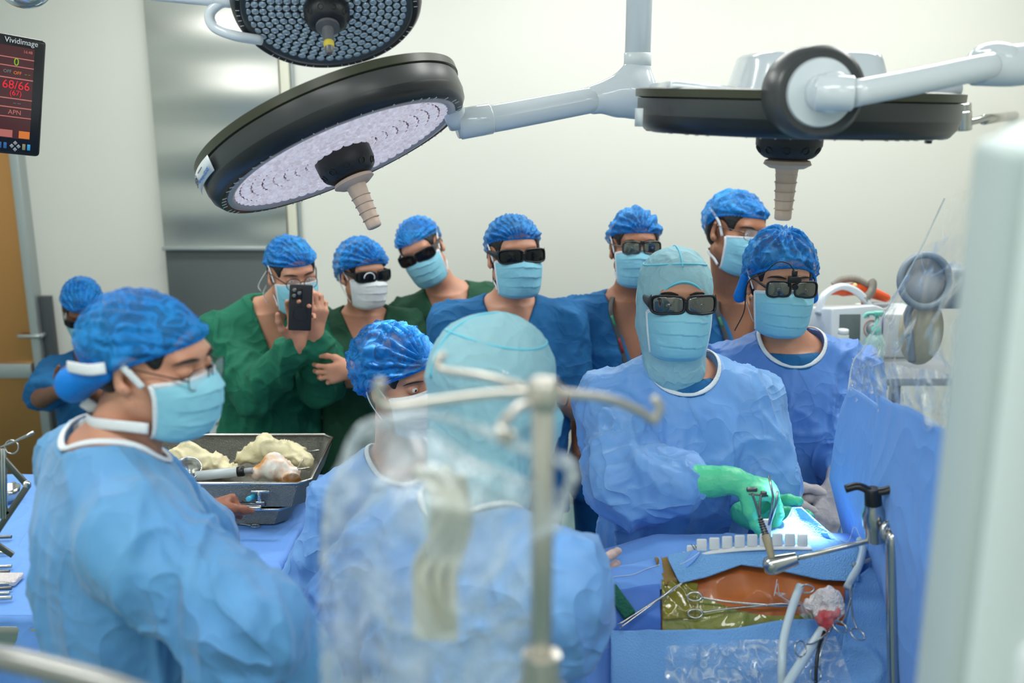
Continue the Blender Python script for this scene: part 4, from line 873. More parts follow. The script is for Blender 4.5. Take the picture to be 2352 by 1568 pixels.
# I: right surgeon
R = rot_head(180, 0, -1); HJ = headat(1814, 655, 2.62, R, 1.06); NJ = PX(1812, 800, 2.72)
wJ = PX(1922, 1118, 2.46); wJ2 = PX(1770, 1130, 2.48)
rJ, bJ, gJ = person('surgeon in blue gown with square dark glasses and headlight cable, at the right', HJ, R, NJ, 180, [(PX(1730, 1040, 2.60), wJ2), (PX(1945, 1050, 2.60), wJ)], garment='gown', gm=GOWN3, s=1.06, res=.0045, gres=.006, seed=23, wide=.97, lean=(0, -.08), foot=(NJ+A(0, .12, 0))[:2], sleeve=1.15,
    hands={1: dict(W=wJ2, d=A(.7, -.5, -.5), t=A(.3, 0, 1), n=A(.3, -.2, -1), curl=(.4, .4, .4, .4)), -1: dict(W=wJ, d=A(-.40, -.45, -.8), t=A(-.85, .2, .3), n=A(-.35, -.1, -.3), curl=((.25, .4, .3), (.3, .5, .3), (.35, .5, .4), (.4, .5, .4)), thumb=(.5, .3), spread=.08)},
    gloves={1: (GREYGL, .0015), -1: (GREYGL, .0015)})
cap(HJ, R, rJ, 1.06, puff=1.04, gather=(0, .2, 1), seed=24, front=.048, back=-.07, ears=-.01, gm=14, amp=.0045, sag=(0, -.005, .006)); face_mask(HJ, R, rJ, 1.06, seed=25, tie='loop', drop=.008)
gj = glasses(HJ, R, rJ, 1.06, 'square', lens=LENSM, drop=.004); g = lambda x, y, z: HJ+R@(A(x, y, z)*1.06); brows(HJ, R, bJ, 1.06)
obj('undershirt', sdfmesh([loft(NJ, np.array([A(1, 0, 0), A(0, 1, 0), A(0, 0, 1)]).T, [(.0, .082, .080, -.004), (.08, .155, .10, -.005)], .02)], .009), SCRUB, rJ)
mt = obj('headlight_mount', join(box(g(0, .128, .022), (.034, .014, .018), R, bev=.003), box(g(.002, .13, .038), (.014, .012, .016), R, bev=.003), cyl(g(.0, .132, .006), g(0, .142, .004), .008)), BLACK, gj, sharp=40)
obj('headlight_cable', tube([g(.004, .13, .045), g(.02, .128, .062), g(.045, .118, .062), g(.07, .095, .03), g(.084, .03, .004), g(.088, .0, -.03), g(.086, -.01, -.09), g(.10, -.04, -.15)], .0016, 6, smooth=50), BLACK, gj)
for q in (-1, 1): obj('cap_flap', sdfmesh([rc(g(.088*q, -.02, .0), g(.096*q, -.03, -.055), .013, .018, .01)], .004), CAPB2, rJ)
# J: nurse with lit cap
R = rot_head(136, 8, 0); Rr = Matrix.Rotation(math.radians(-10), 3, Vector(PX(930, 890, 2.3)-A(0, 0, CAMH)).normalized()); R = np.array(Rr)@R
HK = headat(974, 884, 2.25, R, .97, .085); NK = HK+A(-.02, .05, -.24)
rK, bK, gK = person('person with brightly lit blue cap and white mask, one eye visible, behind the plastic bag', HK, R, NK, 150, [(NK+A(-.22, -.1, -.36), NK+A(-.05, -.36, -.38)), (NK+A(.27, -.05, -.36), NK+A(.12, -.34, -.38))], garment='gown', gm=GOWN, s=.95, seed=27, lean=(0, -.12), foot=(NK+A(0, .05, 0))[:2], res=.0034, eyes=True, gloves={1: (GREYGL, .001), -1: (GREYGL, .001)},
    hands={1: dict(W=NK+A(-.05, -.36, -.38), d=A(.6, -.6, 0), t=A(0, 0, 1), n=A(.5, .5, 0)), -1: dict(W=NK+A(.12, -.34, -.38), d=A(.3, -.8, 0), t=A(0, 0, 1), n=A(-.5, -.2, 0))})
cap(HK, R, rK, 1.0, puff=1.10, gather=(.02, 1, .30), seed=26, front=.05, back=-.08, ears=-.01, amp=.006, gm=20, sag=(0, -.012, .0)); face_mask(HK, R, rK, .97, MASKW, seed=28, tie='loop'); brows(HK, R, bK, .97, th=.0025); eye_parts(HK, R, bK, .97)
# K: hooded back of head, front centre
R = rot_head(58, 10, 0); HL = PX(1140, 888, 1.72); sK = 1.10; NL = PX(1075, 1195, 1.62)
wK = PX(1248, 1348, 1.90)
rL, bL, gL = person('person in teal hood and pale gown seen from behind, centre foreground', HL, R, NL, 38, [(PX(1262, 1420, 1.52), wK), (NL+A(-.26, .1, -.34), NL+A(-.05, .36, -.36))], garment='gown', gm=GOWN, s=1.08, hs=sK, seed=31, gres=.007, foot=(NL+A(0, -.16, 0))[:2], wide=1.02, sleeve=1.4, amp=.9, lean=(0, .13),
    hands={1: dict(W=wK, d=A(.95, .25, .02), t=A(-.1, .3, 1), n=A(.1, .5, -.7), curl=((.15, .3, .2), (.3, .4, .3), (.6, .7, .4), (.8, .8, .4)), thumb=(.2, .4)), -1: dict(W=NL+A(-.05, .36, -.36), d=A(.6, .6, 0), t=A(0, 0, 1), n=A(.5, -.5, 0))},
    gloves={1: (mat('glove_pale', S(222, 196, 182), .45, bump=(60, .2), var=(60, S(200, 150, 140), .6)), .0015), -1: (GREYGL, .001)}, hair=False)
hood(HL, R, rL, sK, NL); face_mask(HL, R, rL, sK, seed=30, tie='tie', drop=.01); glasses(HL, R, rL, sK, 'thin', CLEAR, BLACK)
# ---------------------------------------------------------------- operating table, drapes and field
PR = np.array([(2.23, .93), (2.215, 1.0), (2.16, 1.085), (2.07, 1.128), (1.98, 1.12), (1.9, 1.05), (1.86, .99), (1.82, .93), (1.77, .84), (1.74, .72), (1.72, .5), (1.71, .3)])
_pf = spline(PR, 400); _m = (CAMH-_pf[:, 1])/_pf[:, 0]; _i0 = int(np.argmin(_m)); PFv = _pf[_i0:]; MFv = _m[_i0:]
def TP(px, py, off=0.0):
    """point on the draped patient that the given image point shows, lifted by off"""
    px, py = np.broadcast_arrays(np.asarray(px, float), np.asarray(py, float)); v = (784-py)/FPX; u = (px-1176)/FPX
    dy = cp+v*sp; m = (sp-v*cp)/dy; Y = np.interp(m, MFv, PFv[:, 0]); Z = CAMH-m*Y; X = u/dy*Y
    k = off*.7; return np.stack([X, Y-k*1.0, Z+k*1.0], -1)
def qpatch(c, n=(44, 26), off=.004, curve=None, wr=0, sc=14, seed=0):
    c = np.array(c, float)
    def fn(U, W):
        px = c[0, 0]*(1-U)*(1-W)+c[1, 0]*U*(1-W)+c[2, 0]*U*W+c[3, 0]*(1-U)*W; py = c[0, 1]*(1-U)*(1-W)+c[1, 1]*U*(1-W)+c[2, 1]*U*W+c[3, 1]*(1-U)*W
        if curve: px, py = curve(U, W, px, py)
        P = TP(px, py, off)
        if wr: P = P+(creases(P.reshape(-1, 3)*sc, seed).reshape(U.shape)[..., None]-.3)*wr*A(0, -.6, .8)
        return P.transpose(2, 0, 1)
    return sheet(n[0], n[1], fn)
tb = root('operating_table', A(.55, 2.02, 0), 'operating table under layered blue drapes, lower right', 'operating table')
obj('table_top', box((.78, 2.0, .80), (1.5, .38, .1), bev=.02), BLACK, tb, sharp=40)
obj('table_column', box((.78, 2.0, .4), (.3, .25, .75), bev=.02), STEEL, tb, sharp=40)
obj('table_foot', box((.78, 2.0, .06), (1.0, .4, .1), bev=.02), STEELD, tb, sharp=40)
def drape(U, W):
    x = -.04+U*1.60; s_ = W*(len(_pf)-1); Y = np.interp(s_, range(len(_pf)), _pf[:, 0]); Z = np.interp(s_, range(len(_pf)), _pf[:, 1])
    low = 1-.11*np.clip((.33-x)/.36, 0, 1)-.03*np.clip((x-.75)/.3, 0, 1)
    q = np.stack([x*5, Y*3, Z*3.2], -1).reshape(-1, 3); c = (creases(q, 5).reshape(x.shape)-.3); q2 = np.stack([x*14, Y*9, Z*5], -1).reshape(-1, 3); c2 = creases(q2, 6).reshape(x.shape)-.3
    hang = np.clip((.92-Z)*4, 0, 1)
    return x, Y-c*.02*hang-.004*c2-hang*.02*np.sin(x*22+3*np.sin(x*5)), Z*low+c*.006
obj('patient_drape', sheet(150, 120, drape), DRAPE, tb, solid=.004)
_o = TORSO
pt_ = root('patient', TP(1700, 1390)*A(1, 1, 0)+A(0, .1, .9), 'orange iodine-painted patient torso showing between the blue drapes', 'patient')
ORG = mat('iodine_skin', S(206, 112, 40), .28, var=(9, S(160, 74, 26), .8), coat=.5, sss=.05)
YGR = mat('yellow_green_film', S(142, 138, 34), .3, var=(10, S(112, 122, 40), .8), coat=.8, bump=(60, .3))
def side(U, W, px, py):
    return px, py+8*np.sin(U*5)*(W > .5)*(W-.5)*2
obj('body', qpatch([(1518, 1290), (1940, 1310), (1935, 1468), (1518, 1452)], off=.008, wr=.003, n=(60, 40)), ORG, pt_)
film = obj('incision_film', qpatch([(1517, 1345), (1908, 1425), (1900, 1458), (1520, 1462)], off=.016, curve=lambda U, W, px, py: (px, py+np.where(W < .99, (1-W)*(-10*np.exp(-((U-.0)*4)**2)+26*np.exp(-((U-.5)*3.0)**2)+ -18*np.exp(-((U-1)*6)**2)), 0)), wr=.004, sc=24, n=(70, 26)), YGR, pt_)
obj('film_edge', qpatch([(1516, 1338), (1600, 1345), (1592, 1425), (1520, 1430)], off=.020, wr=.006, sc=30), mat('yellow_film_clear', S(150, 140, 40), .12, alpha=.75, coat=1, bump=(30, .5)), pt_, solid=.001)
TAN = mat('stained_towel', S(176, 152, 84), .6, var=(12, S(130, 96, 40), .7), bump=(30, .6))
obj('stained_tape', qpatch([(1502, 1290), (1530, 1284), (1556, 1350), (1520, 1352)], off=.016, wr=.012, sc=40), TAN, pt_, solid=.002)
# lower drape covering below the film
obj('flank_drape', qpatch([(1400, 1440), (1960, 1440), (1990, 1640), (1400, 1640)], off=.024, n=(80, 40), curve=lambda U, W, px, py: (px, py+(1-W)*(14-26*np.exp(-((U-.75)*5)**2))), wr=.008, sc=10), DRAPE_L, tb, solid=.003)
obj('leg_drape', qpatch([(1360, 1322), (1515, 1282), (1530, 1358), (1380, 1380)], off=.012, wr=.008), DRAPE, tb, solid=.002)
obj('stained_smear', qpatch([(1400, 1352), (1512, 1322), (1516, 1338), (1405, 1362)], off=.0145), mat('green_stain', S(96, 130, 120), .4), tb, solid=.0005)
obj('fold_drape', qpatch([(1400, 1362), (1512, 1348), (1516, 1470), (1400, 1480)], off=.014, wr=.01), DRAPE_D, tb, solid=.003)
# big perforated towel across the ridge
def tw(U, W):
    px = 1530+U*435; lower = np.interp(U, [0, .06, .2, .38, .55, .8, 1], [1296, 1350, 1336, 1308, 1318, 1342, 1346]); upper = np.interp(U, [0, .3, .6, .8, 1], [1288, 1262, 1244, 1250, 1262]); py = upper+(lower-upper)*W
    px = px+(1-W)*np.interp(U, [0, .06, .1, 1], [0, -8, 0, 0]); P = TP(px, py, .03); return P.transpose(2, 0, 1)
TW = mat('towel_textured', S(122, 178, 232), .75, wave=(330, .6))
twl = tag(obj('fenestration_towel', sheet(80, 26, tw), TW, None, solid=.004), 'textured light blue towel laid over the patient, under the white needle counter', 'towel')
tp_ = PX(1832, 1163, 2.08)
def tf_(U, W):
    a = bez4(PX(1700, 1262, 2.03), PX(1950, 1262, 2.02), PX(1836, 1160, 2.10), PX(1812, 1178, 2.12))(U, W); n_ = .012*np.sin(U*6+W*2); return [a[0], a[1]-n_, a[2]]
tag(obj('folded_towel', sheet(40, 30, tf_), TW, None, solid=.004), 'brightly lit peaked corner of blue towel rising behind the white needle counter', 'towel')
tag(obj('side_towel', sheet(30, 24, lambda U, W: [k for k in np.array(bez4(PX(1880, 1222, 2.06), PX(1968, 1262, 2.02), PX(2005, 1300, 1.96), PX(1955, 1275, 1.98))(U, W))+np.stack([U*0, -.012*np.sin(U*5), .01*np.sin(W*6)])]), TW, None, solid=.004), 'crumpled blue towel end right of the lit towel corner', 'towel')
# white comb (suture organiser)
cmb = root('needle_counter', TP(1710, 1268, .05), 'white comb-shaped suture holder lying along the blue towel', 'suture holder')
WP = mat('comb_white', S(232, 234, 232), .4)
ca, cb_ = PX(1604, 1270, 1.965), PX(1862, 1258, 1.975); up_ = A(0, .25, 1); dv = cb_-ca; Rc = frame(nrm(up_), dv)
base_ = [ca+dv*t_+A(0, 0, .004)*math.sin(t_*3.1)*1.5 for t_ in np.linspace(0, 1, 20)]
obj('base_strip', tube(base_, 0, 8, flat=(.011, .0035), cen=ca+dv*.5-A(0, 0, 3)), WP, cmb)
for i in range(9):
    t_ = .03+i*.112; p = ca+dv*t_+A(0, .004, .016+.006*math.sin(t_*3.1)); obj('comb_tooth', box(p, (.0225, .005, .027), Rc, bev=.003), WP, cmb, sharp=50)
obj('end_wedge', join(box(PX(1592, 1262, 1.98), (.028, .006, .02), Rc, bev=.003), box(PX(1588, 1272, 1.97), (.036, .02, .004), frame(A(0, 0, 1), dv), bev=.0015)), WP, cmb, sharp=50)
for i in range(3): q = PX(1588+7*i, 1250, 1.972); obj('suture_strand', tube([q, q+A(.008, -.006, -.012)], .0008, 5), BLACK, cmb)
tag(obj('drape_strip', sheet(14, 8, lambda U, W: np.array(bez4(PX(1592, 1262, 1.96), PX(1610, 1268, 1.955), PX(1575, 1304, 1.93), PX(1562, 1296, 1.94))(U, W))+np.stack([0*U, -.006*np.sin(W*3), 0*U])), DRAPE, None, solid=.001), 'small blue strip hanging over the left end of the white suture holder', 'strip')
# sutures
SUT = mat('suture_white', S(210, 218, 225), .5)
for pts, l in (([TP(1382, 1362, .02), TP(1400, 1334, .02), TP(1450, 1326, .02), TP(1480, 1314, .02), TP(1512, 1306, .03)], 'white suture thread running across the drape left of the patient'), ([PX(1562, 1296, 1.9), PX(1585, 1284, 1.9), PX(1606, 1268, 1.93)], 'short white suture thread over the blue strip by the suture holder'), ([PX(1785, 1330, 1.88), PX(1778, 1368, 1.86), PX(1786, 1340, 1.87), PX(1792, 1366, 1.86), PX(1820, 1385, 1.85)], 'fine looped suture below the metal ball of the retractor'), ([PX(1880, 1208, 2.05), PX(1900, 1218, 2.0), PX(1945, 1244, 1.95), PX(1962, 1210, 1.95), PX(1978, 1238, 1.93)], 'fine suture looping by the gloved hand at the right')):
    tag(obj('suture_thread', tube(pts, .0007, 6, smooth=40), SUT), l, 'suture')
# forceps and scissors
def clamp(name, label, a, b, ringdir, open_=.03, rr=(.016, .011), th=.0022, cat='forceps', side=1, ratchet=True):
    """long clamp: tips at b, finger rings at a"""
    a, b = np.array(a), np.array(b); d = nrm(b-a); o = nrm(np.asarray(ringdir)-d*np.dot(ringdir, d)); L = np.linalg.norm(b-a); r = root(name, (a+b)/2, label, cat)
    piv = a+d*L*.68
    for q in (1, -1):
        ring = a+o*q*open_
        arm_ = obj('shank', join(tube([ring+d*rr[0]*1.0-o*q*.002, a+d*L*.3+o*q*open_*.42, piv, piv+(b-piv)*.5-o*q*.002, b-o*q*.0004], [th, th*.95, th*1.25, th, th*.5], 8, smooth=24)), STEEL, r)
        obj('finger_ring', torus(ring, np.cross(d, o), rr[0], th*.9, 30, 8, d, rr[1]), STEEL, arm_)
    obj('pivot', cyl(piv-np.cross(d, o)*.004, piv+np.cross(d, o)*.004, th*1.3), STEEL, r)
    return r
q0 = TP(1590, 1400, .035); q1 = TP(1830, 1399, .03)
clamp('surgical_clamp', 'long steel clamp lying on the yellow-green film across the patient', q0, q1, A(.3, -.5, -1), .017, (.015, .0085), .0022)
clamp('surgical_clamp', 'steel forceps lying diagonally at the left edge of the orange skin', TP(1418, 1452, .05), TP(1562, 1352, .045), A(.6, .2, -.6), .006, (.0001, .0001), .0018, 'forceps')
clamp('surgical_clamp', 'steel clamp with rings beside the white tubes at the bottom right', PX(1856, 1518, 1.70), PX(1925, 1420, 1.78), A(.75, 0, -1), .030, (.015, .0145), .0018)
clamp('surgical_clamp', 'steel towel clip hanging right of the gauze', PX(1950, 1448, 1.74), PX(1956, 1342, 1.84), A(1, -.1, -.35), .018, (.012, .0145), .0018)
tag(obj('instrument_ring', torus(PX(1852, 1352, 1.84), A(0, -1, .4), .0155, .002, 30, 8, ry=.008), STEEL), 'steel finger ring of an instrument showing under the towel edge', 'instrument')
# green sponge
tag(obj('green_pad', box(TP(1422, 1392, .03), (.028, .075, .022), frame(A(-.2, -.6, .7), (1, .0, .3))@np.array(Matrix.Rotation(.35, 3, 'Z')), bev=.004), mat('pad_green', S(20, 92, 74), .9, bump=(120, .8))), 'dark green pad at the left of the draped patient', 'pad')
# tubes
TUBE = mat('tube_white', S(196, 212, 218), .3, alpha=.96)
for pts, r_, l in (([PX(1838, 1345, 1.85), PX(1818, 1400, 1.80), PX(1800, 1470, 1.74), PX(1796, 1540, 1.70), PX(1798, 1640, 1.68)], .0085, 'white ribbon-like tube running down from the towel edge, the left one'),
                   ([PX(1900, 1430, 1.79), PX(1868, 1478, 1.74), PX(1838, 1525, 1.69), PX(1800, 1590, 1.64), PX(1790, 1650, 1.62)], .0095, 'pale white tube running down left from the blood-stained gauze'),
                   ([PX(1975, 1238, 1.98), PX(1982, 1262, 1.95), PX(1972, 1300, 1.9), PX(1958, 1325, 1.88), PX(1945, 1350, 1.86)], .008, 'white tube looping at the right end of the towel'),
                   ([PX(1960, 1298, 1.9), PX(1990, 1288, 1.92), PX(2018, 1278, 1.95)], .0045, 'grey tube end poking out at the right of the towel')):
    tag(obj('drain_tube', tube(pts, r_, 14, smooth=40), TUBE if r_ > .005 else GREYP), l, 'tube')
tag(obj('suction_tube', tube([PX(1893, 1450, 1.76), PX(1878, 1500, 1.72), PX(1874, 1570, 1.69), PX(1880, 1640, 1.67)], .0035, 10, smooth=24), BLACK), 'thin black tube hanging behind the clamp rings', 'tube')
BLOODT = mat('blood_tube', S(70, 12, 20), .12, coat=1)
tag(obj('blood_line', tube([PX(2084, 1215, 1.9), PX(2090, 1200, 1.86), PX(2106, 1183, 1.84), PX(2100, 1215, 1.84), PX(2085, 1250, 1.86), PX(2072, 1300, 1.86), PX(2064, 1340, 1.87)], .0085, 14, smooth=40), BLOODT), 'dark red blood-filled tube against the blue drape at the right', 'tube')
# gauze
GZ = mat('gauze', S(235, 226, 226), .9, wave=(300, .8)); GZR = mat('gauze_blood', S(188, 60, 66), .7, var=(30, S(225, 150, 150), .7), bump=(80, .5))
gz = root('gauze_swab', PX(1890, 1400, 1.80), 'white gauze swab stained with blood around the pale tube', 'gauze')
V, F = sdfmesh([rc(PX(1862, 1388, 1.82), PX(1905, 1374, 1.80), .013, .018, .02), rc(PX(1905, 1374, 1.80), PX(1922, 1398, 1.79), .018, .014, .02), rc(PX(1880, 1410, 1.79), PX(1915, 1412, 1.78), .012, .014, .01)], .003)
obj('gauze_wad', (V+vnormals(V, F)*((creases(V*70, 3)-.4)*.006)[:, None], F), GZ, gz)
V, F = sdfmesh([rc(PX(1888, 1418, 1.785), PX(1900, 1436, 1.775), .014, .0125, .02), rc(PX(1900, 1415, 1.775), PX(1925, 1404, 1.775), .012, .007, .02)], .003)
obj('blood_stained_end', (V+vnormals(V, F)*((creases(V*80, 4)-.4)*.004)[:, None], F), GZR, gz)
# crinkled plastic
PLAS = mat('clear_plastic', S(225, 235, 242), .09, alpha=.16, spec=1.0, coat=1.0, bump=(16, 1, 2), fac=(22, .12, .55, .08))
PLASB = mat('clear_plastic_bag', S(216, 228, 236), .12, alpha=.22, spec=1.0, coat=.6, bump=(9, .7, 2), fac=(10, .16, .45, .12))
def crinkle(P, amp, sc, seed):
    s_ = P.shape; Q = P.transpose(1, 2, 0).reshape(-1, 3); c = (creases(Q*sc, seed)-.3)*amp+(creases(Q*sc*2.6, seed+1)-.3)*amp*.4; return P-(c.reshape(s_[1], s_[2]))*A(.3, 1, -.3)[:, None, None]
def psheet(name, label, cat, c, n, amp, sc, seed, m, par=None, sol=0):
    o = obj(name, sheet(n[0], n[1], lambda U, W: crinkle(np.array(bez4(*c)(U, W)), amp, sc, seed)), m, par, solid=sol); return tag(o, label, cat) if par is None else o
psheet('drape_pouch', 'crinkled clear plastic fluid pouch along the bottom of the patient drape', 'plastic pouch', (TP(1525, 1492, .05), TP(1905, 1478, .05), TP(1960, 1640, .06), TP(1515, 1640, .06)), (110, 60), .03, A(16, 16, 10), 3, PLAS)
psheet('plastic_film', 'small clear plastic film flap over the right end of the yellow-green film', 'plastic film', (TP(1770, 1368, .03), TP(1812, 1376, .035), TP(1905, 1460, .035), TP(1858, 1448, .03)), (40, 30), .012, 30, 8, PLAS)
# retractor holder
rh = root('retractor_holder', PX(2050, 1568, 1.72)*A(1, 1, 0)+A(0, 0, .82), 'steel retractor post with black winged knob, right of the patient', 'retractor')
obj('post', tube([PX(2060, 1760, 1.72), PX(2052, 1500, 1.72), PX(2050, 1260, 1.72), PX(2049, 1228, 1.735), PX(2040, 1212, 1.75)], .0122, 18, smooth=30), STEEL, rh)
obj('hook_loop', torus(PX(2046, 1220, 1.74), A(.25, -1, .3), .0165, .006, 30, 12), STEEL, rh)
kc = PX(2008, 1190, 1.78); ku = nrm(A(-.16, -.05, 1))
obj('clamp_body', lathe([(.0, -.045), (.018, -.045), (.0195, -.04), (.0195, -.02), (.0225, -.012), (.023, .012), (.0175, .026), (.0165, .034), (0, .034)], kc+ku*-.003, ku, 32), STEEL, rh, sharp=40)
obj('knob_neck', lathe([(.0165, .03), (.0155, .058), (.012, .064), (0, .064)], kc, ku, 24), BLACK, rh, sharp=40)
for q in (-1, 1): obj('knob_wing', tube([kc+ku*.055, kc+ku*.060+A(.024*q, -.01*q, .004), kc+ku*.066+A(.046*q, -.016*q, .012*q+.002)], 0, 10, smooth=10, flat=(.010, .0075), cen=kc), BLACK, rh)
obj('cross_joint', cyl(kc-ku*.012+A(.005, 0, 0), PX(2040, 1222, 1.745), .009), STEEL, rh)
ra, rb_ = PX(1995, 1242, 1.78), PX(1824, 1283, 1.80)
obj('rod', cyl(ra, rb_, .0052), STEEL, rh)
bd = nrm(PX(1775, 1297, 1.805)-rb_)
obj('ball_sleeve', lathe([(.0, -.008), (.0125, -.006), (.0135, 0), (.0185, .034), (.0195, .042), (.018, .054), (.010, .062), (0, .063)], rb_, bd, 32), STEEL, rh, sharp=50)
ret = root('small_retractor', PX(1755, 1240, 1.82), 'small tan and steel retractor held by the ball-ended rod over the incision', 'retractor')
pA, pB, pC = PX(1774, 1284, 1.80), PX(1760, 1232, 1.85), PX(1745, 1188, 1.88)
obj('tan_shaft', cyl(pA, pB, .0065, .0095), mat('stained_shaft', S(150, 140, 110), .5), ret)
obj('spring_coil', join(*[torus(pB+(pC-pB)*t_, pC-pB, .0062-.002*t_, .0017, 20, 6) for t_ in np.linspace(0, .9, 8)]), STEELD, ret)
obj('shaft', cyl(pB, pC, .0045, .003), STEELD, ret)
for dx_ in (-1, 1): obj('prong', tube([pC, PX(1745+dx_*4-4, 1160, 1.89), PX(1738+dx_*11, 1132, 1.90)], .0024, 8, smooth=10), STEELD, ret)
obj('prong_clip', join(box(PX(1727, 1124, 1.90), (.022, .008, .009), bev=.002), box(PX(1754, 1134, 1.90), (.012, .008, .012), bev=.002), cyl(PX(1720, 1134, 1.90), PX(1764, 1138, 1.90), .0022)), STEELD, ret)
# needle driver in the green hand
nh = root('needle_holder', PX(1780, 1150, 2.08), 'steel needle holder gripped by the green glove', 'needle holder')
obj('shank', tube([PX(1786, 1128, 2.02), PX(1782, 1160, 2.02), PX(1768, 1205, 2.03)], .0028, 8), STEEL, nh); obj('shank', tube([PX(1766, 1092, 2.03), PX(1776, 1140, 2.02), PX(1766, 1205, 2.03)], .0028, 8), STEEL, nh)
obj('white_tip', box(PX(1760, 1225, 2.04), (.02, .006, .07), bev=.002), WP, nh)
# ---- anaesthesia screen drape
def scr_d(U, W):
    tl2, tr2 = PX(1945, 890, 2.15), PX(2290, 1010, 1.35); x0_, x1_ = tl2, tr2
    top_ = x0_[:, None, None]*(1-U)+x1_[:, None, None]*U
    ml = PX(1930, 1075, 2.12)
    dx_ = np.interp(W, [0, .2, .32, .6, 1], [0, -.015, .03, .14, .18])*(1-U); z = top_[2]-W*(top_[2]-.35)
    f = np.stack([U*5+0*W, W*1.2, U*0], -1).reshape(-1, 3); c = creases(f*1.3, 12).reshape(U.shape)
    dd = (c-.3)*.16+.04*np.sin(U*12+W*4+2*np.sin(W*4))*np.clip(W*2.2, .1, 1)
    return top_[0]+dx_+.0*W, top_[1]-dd-.03*W, z
sd = root('anaesthesia_screen', PX(2060, 1200, 1.9)*A(1, 1, 0), 'tall blue drape with clear plastic top hung at the right of the patient', 'drape')
obj('blue_sheet', sheet(110, 110, scr_d), DRAPE, sd, solid=.004)
def scr_p(U, W):
    a_, b_, c_, d_ = PX(2170, 455, 1.95), PX(2420, 350, 1.3), PX(2300, 1022, 1.34), PX(1948, 900, 2.14); P = np.array(bez4(a_, b_, c_, d_)(U, W))
    P[0] += -.035*np.sin(W*PI)*(1-U)*1.0*np.clip(W-.35, 0, 1)*2.4
    k = np.clip(W*1.25-.1, 0, 1); Q = P.transpose(1, 2, 0).reshape(-1, 3); c1 = creases(Q*A(7, 7, 6), 21).reshape(U.shape)-.3; c2 = creases(Q*A(20, 20, 16), 22).reshape(U.shape)-.3
    return P-(c1*.05*k+c2*.018*k)*A(.4, 1, .2)[:, None, None]
obj('clear_sheet', sheet(110, 120, scr_p), mat('clear_plastic_sheet', S(222, 232, 236), .1, alpha=.20, spec=1, coat=1, bump=(7, 1, 2), fac=(7, .14, .6, .06)), sd)
obj('clear_hem', tube([PX(2170, 455, 1.95), PX(2100, 600, 2.02), PX(1990, 790, 2.1), PX(1960, 830, 2.12), PX(1947, 900, 2.14)], .0018, 6, smooth=24), mat('plastic_edge', S(225, 235, 240), .1, alpha=.6), sd)
psheet('crumpled_fold', None, None, (PX(1958, 822, 2.06), PX(2300, 880, 1.34), PX(2300, 1000, 1.32), PX(1956, 890, 2.08)), (120, 40), .075, A(9, 9, 9), 61, mat('clear_plastic_fold', S(225, 235, 240), .12, alpha=.3, spec=1, coat=1, bump=(10, 1, 2), fac=(10, .16, .7, .1)), sd)
def lower(U, W):
    P = np.array(bez4(PX(1965, 1290, 1.96), PX(2260, 1250, 1.86), PX(2300, 1900, 1.80), PX(1905, 1900, 1.78))(U, W)); Q = P.transpose(1, 2, 0).reshape(-1, 3); c = creases(Q*A(9, 9, 3), 31).reshape(U.shape)-.3
    return P-(c*.03+.018*np.sin(U*15+W*3))*A(.2, 1, -.1)[:, None, None]
obj('lower_sheet', qpatch([(1956, 1335), (2130, 1230), (2260, 1700), (1880, 1700)], off=.03, wr=.014, sc=12, n=(60, 60)), DRAPE_L, sd, solid=.003)
# ---------------------------------------------------------------- near white column at right
cw = root('equipment_column', PX(2280, 900, .62)*A(1, 1, 0), 'out-of-focus white equipment column filling the right edge', 'equipment')
GRW = mat('column_side_shade', S(176, 190, 188), .5); WCW = mat('column_white', S(212, 224, 222), .5)  # side grey puts the shading of the column's left face into the colour
c2 = PX(2268, 900, .62)[:2]; a2 = PX(2172, 900, .76)[:2]; zt_ = PX(2230, 292, .66)[2]; e2 = nrm(A((a2-c2)[1], -(a2-c2)[0])); e1 = nrm(a2-c2); n1_ = np.linalg.norm(a2-c2)
Rw = np.array([A(e2[0], e2[1], 0), A(e1[0], e1[1], 0), A(0, 0, 1)]).T; cm = A(*(c2+e2*.012+e1*n1_/2), zt_/2-.004)
obj('side_panel', box(cm+A(*(e1*.006), 0), (.024, n1_-.01, zt_-.012), Rw, bev=.010, seg=3), GRW, cw, sharp=60)
obj('front_panel', box(A(*(c2+e2*.165+e1*n1_*.5), zt_/2), (.31, n1_+.012, zt_), Rw, bev=.020, seg=5), WCW, cw, sharp=60)
zl = PX(2300, 1540, .56)[2]; obj('lower_cover', box(A(*(c2+e2*.175+e1*.03), zl-.2), (.28, .1, .4), Rw, bev=.02, seg=4), WHITE, cw, sharp=60)
# ---------------------------------------------------------------- iv pole and plastic bag in the foreground
YP = .80; pp = PX(1248, 900, YP); ip = root('iv_pole', A(pp[0], YP, 0), 'blurred steel drip stand with hooks in the centre foreground', 'drip stand')
PS = mat('pole_steel', S(205, 200, 190), .28, metal=.9)
zc_ = PX(1250, 1535, YP)[2]
obj('upper_pole', cyl((pp[0], YP, zc_-.02), (pp[0], YP, pp[2]+.004), .0098, n=28), PS, ip)
obj('lower_pole', cyl((pp[0], YP, .06), (pp[0], YP, zc_), .0145, n=28), PS, ip)
obj('height_collar', lathe([(.01, .0), (.021, .0), (.0225, .004), (.0225, .016), (.018, .02), (.0175, .05), (.01, .052)], (pp[0], YP, zc_-.035), (0, 0, 1), 36), PS, ip, sharp=40)
obj('hook_boss', lathe([(0, -.016), (.011, -.016), (.014, -.010), (.0145, .004), (.010, .012), (0, .013)], pp, (0, 0, 1), 32), PS, ip, sharp=40)
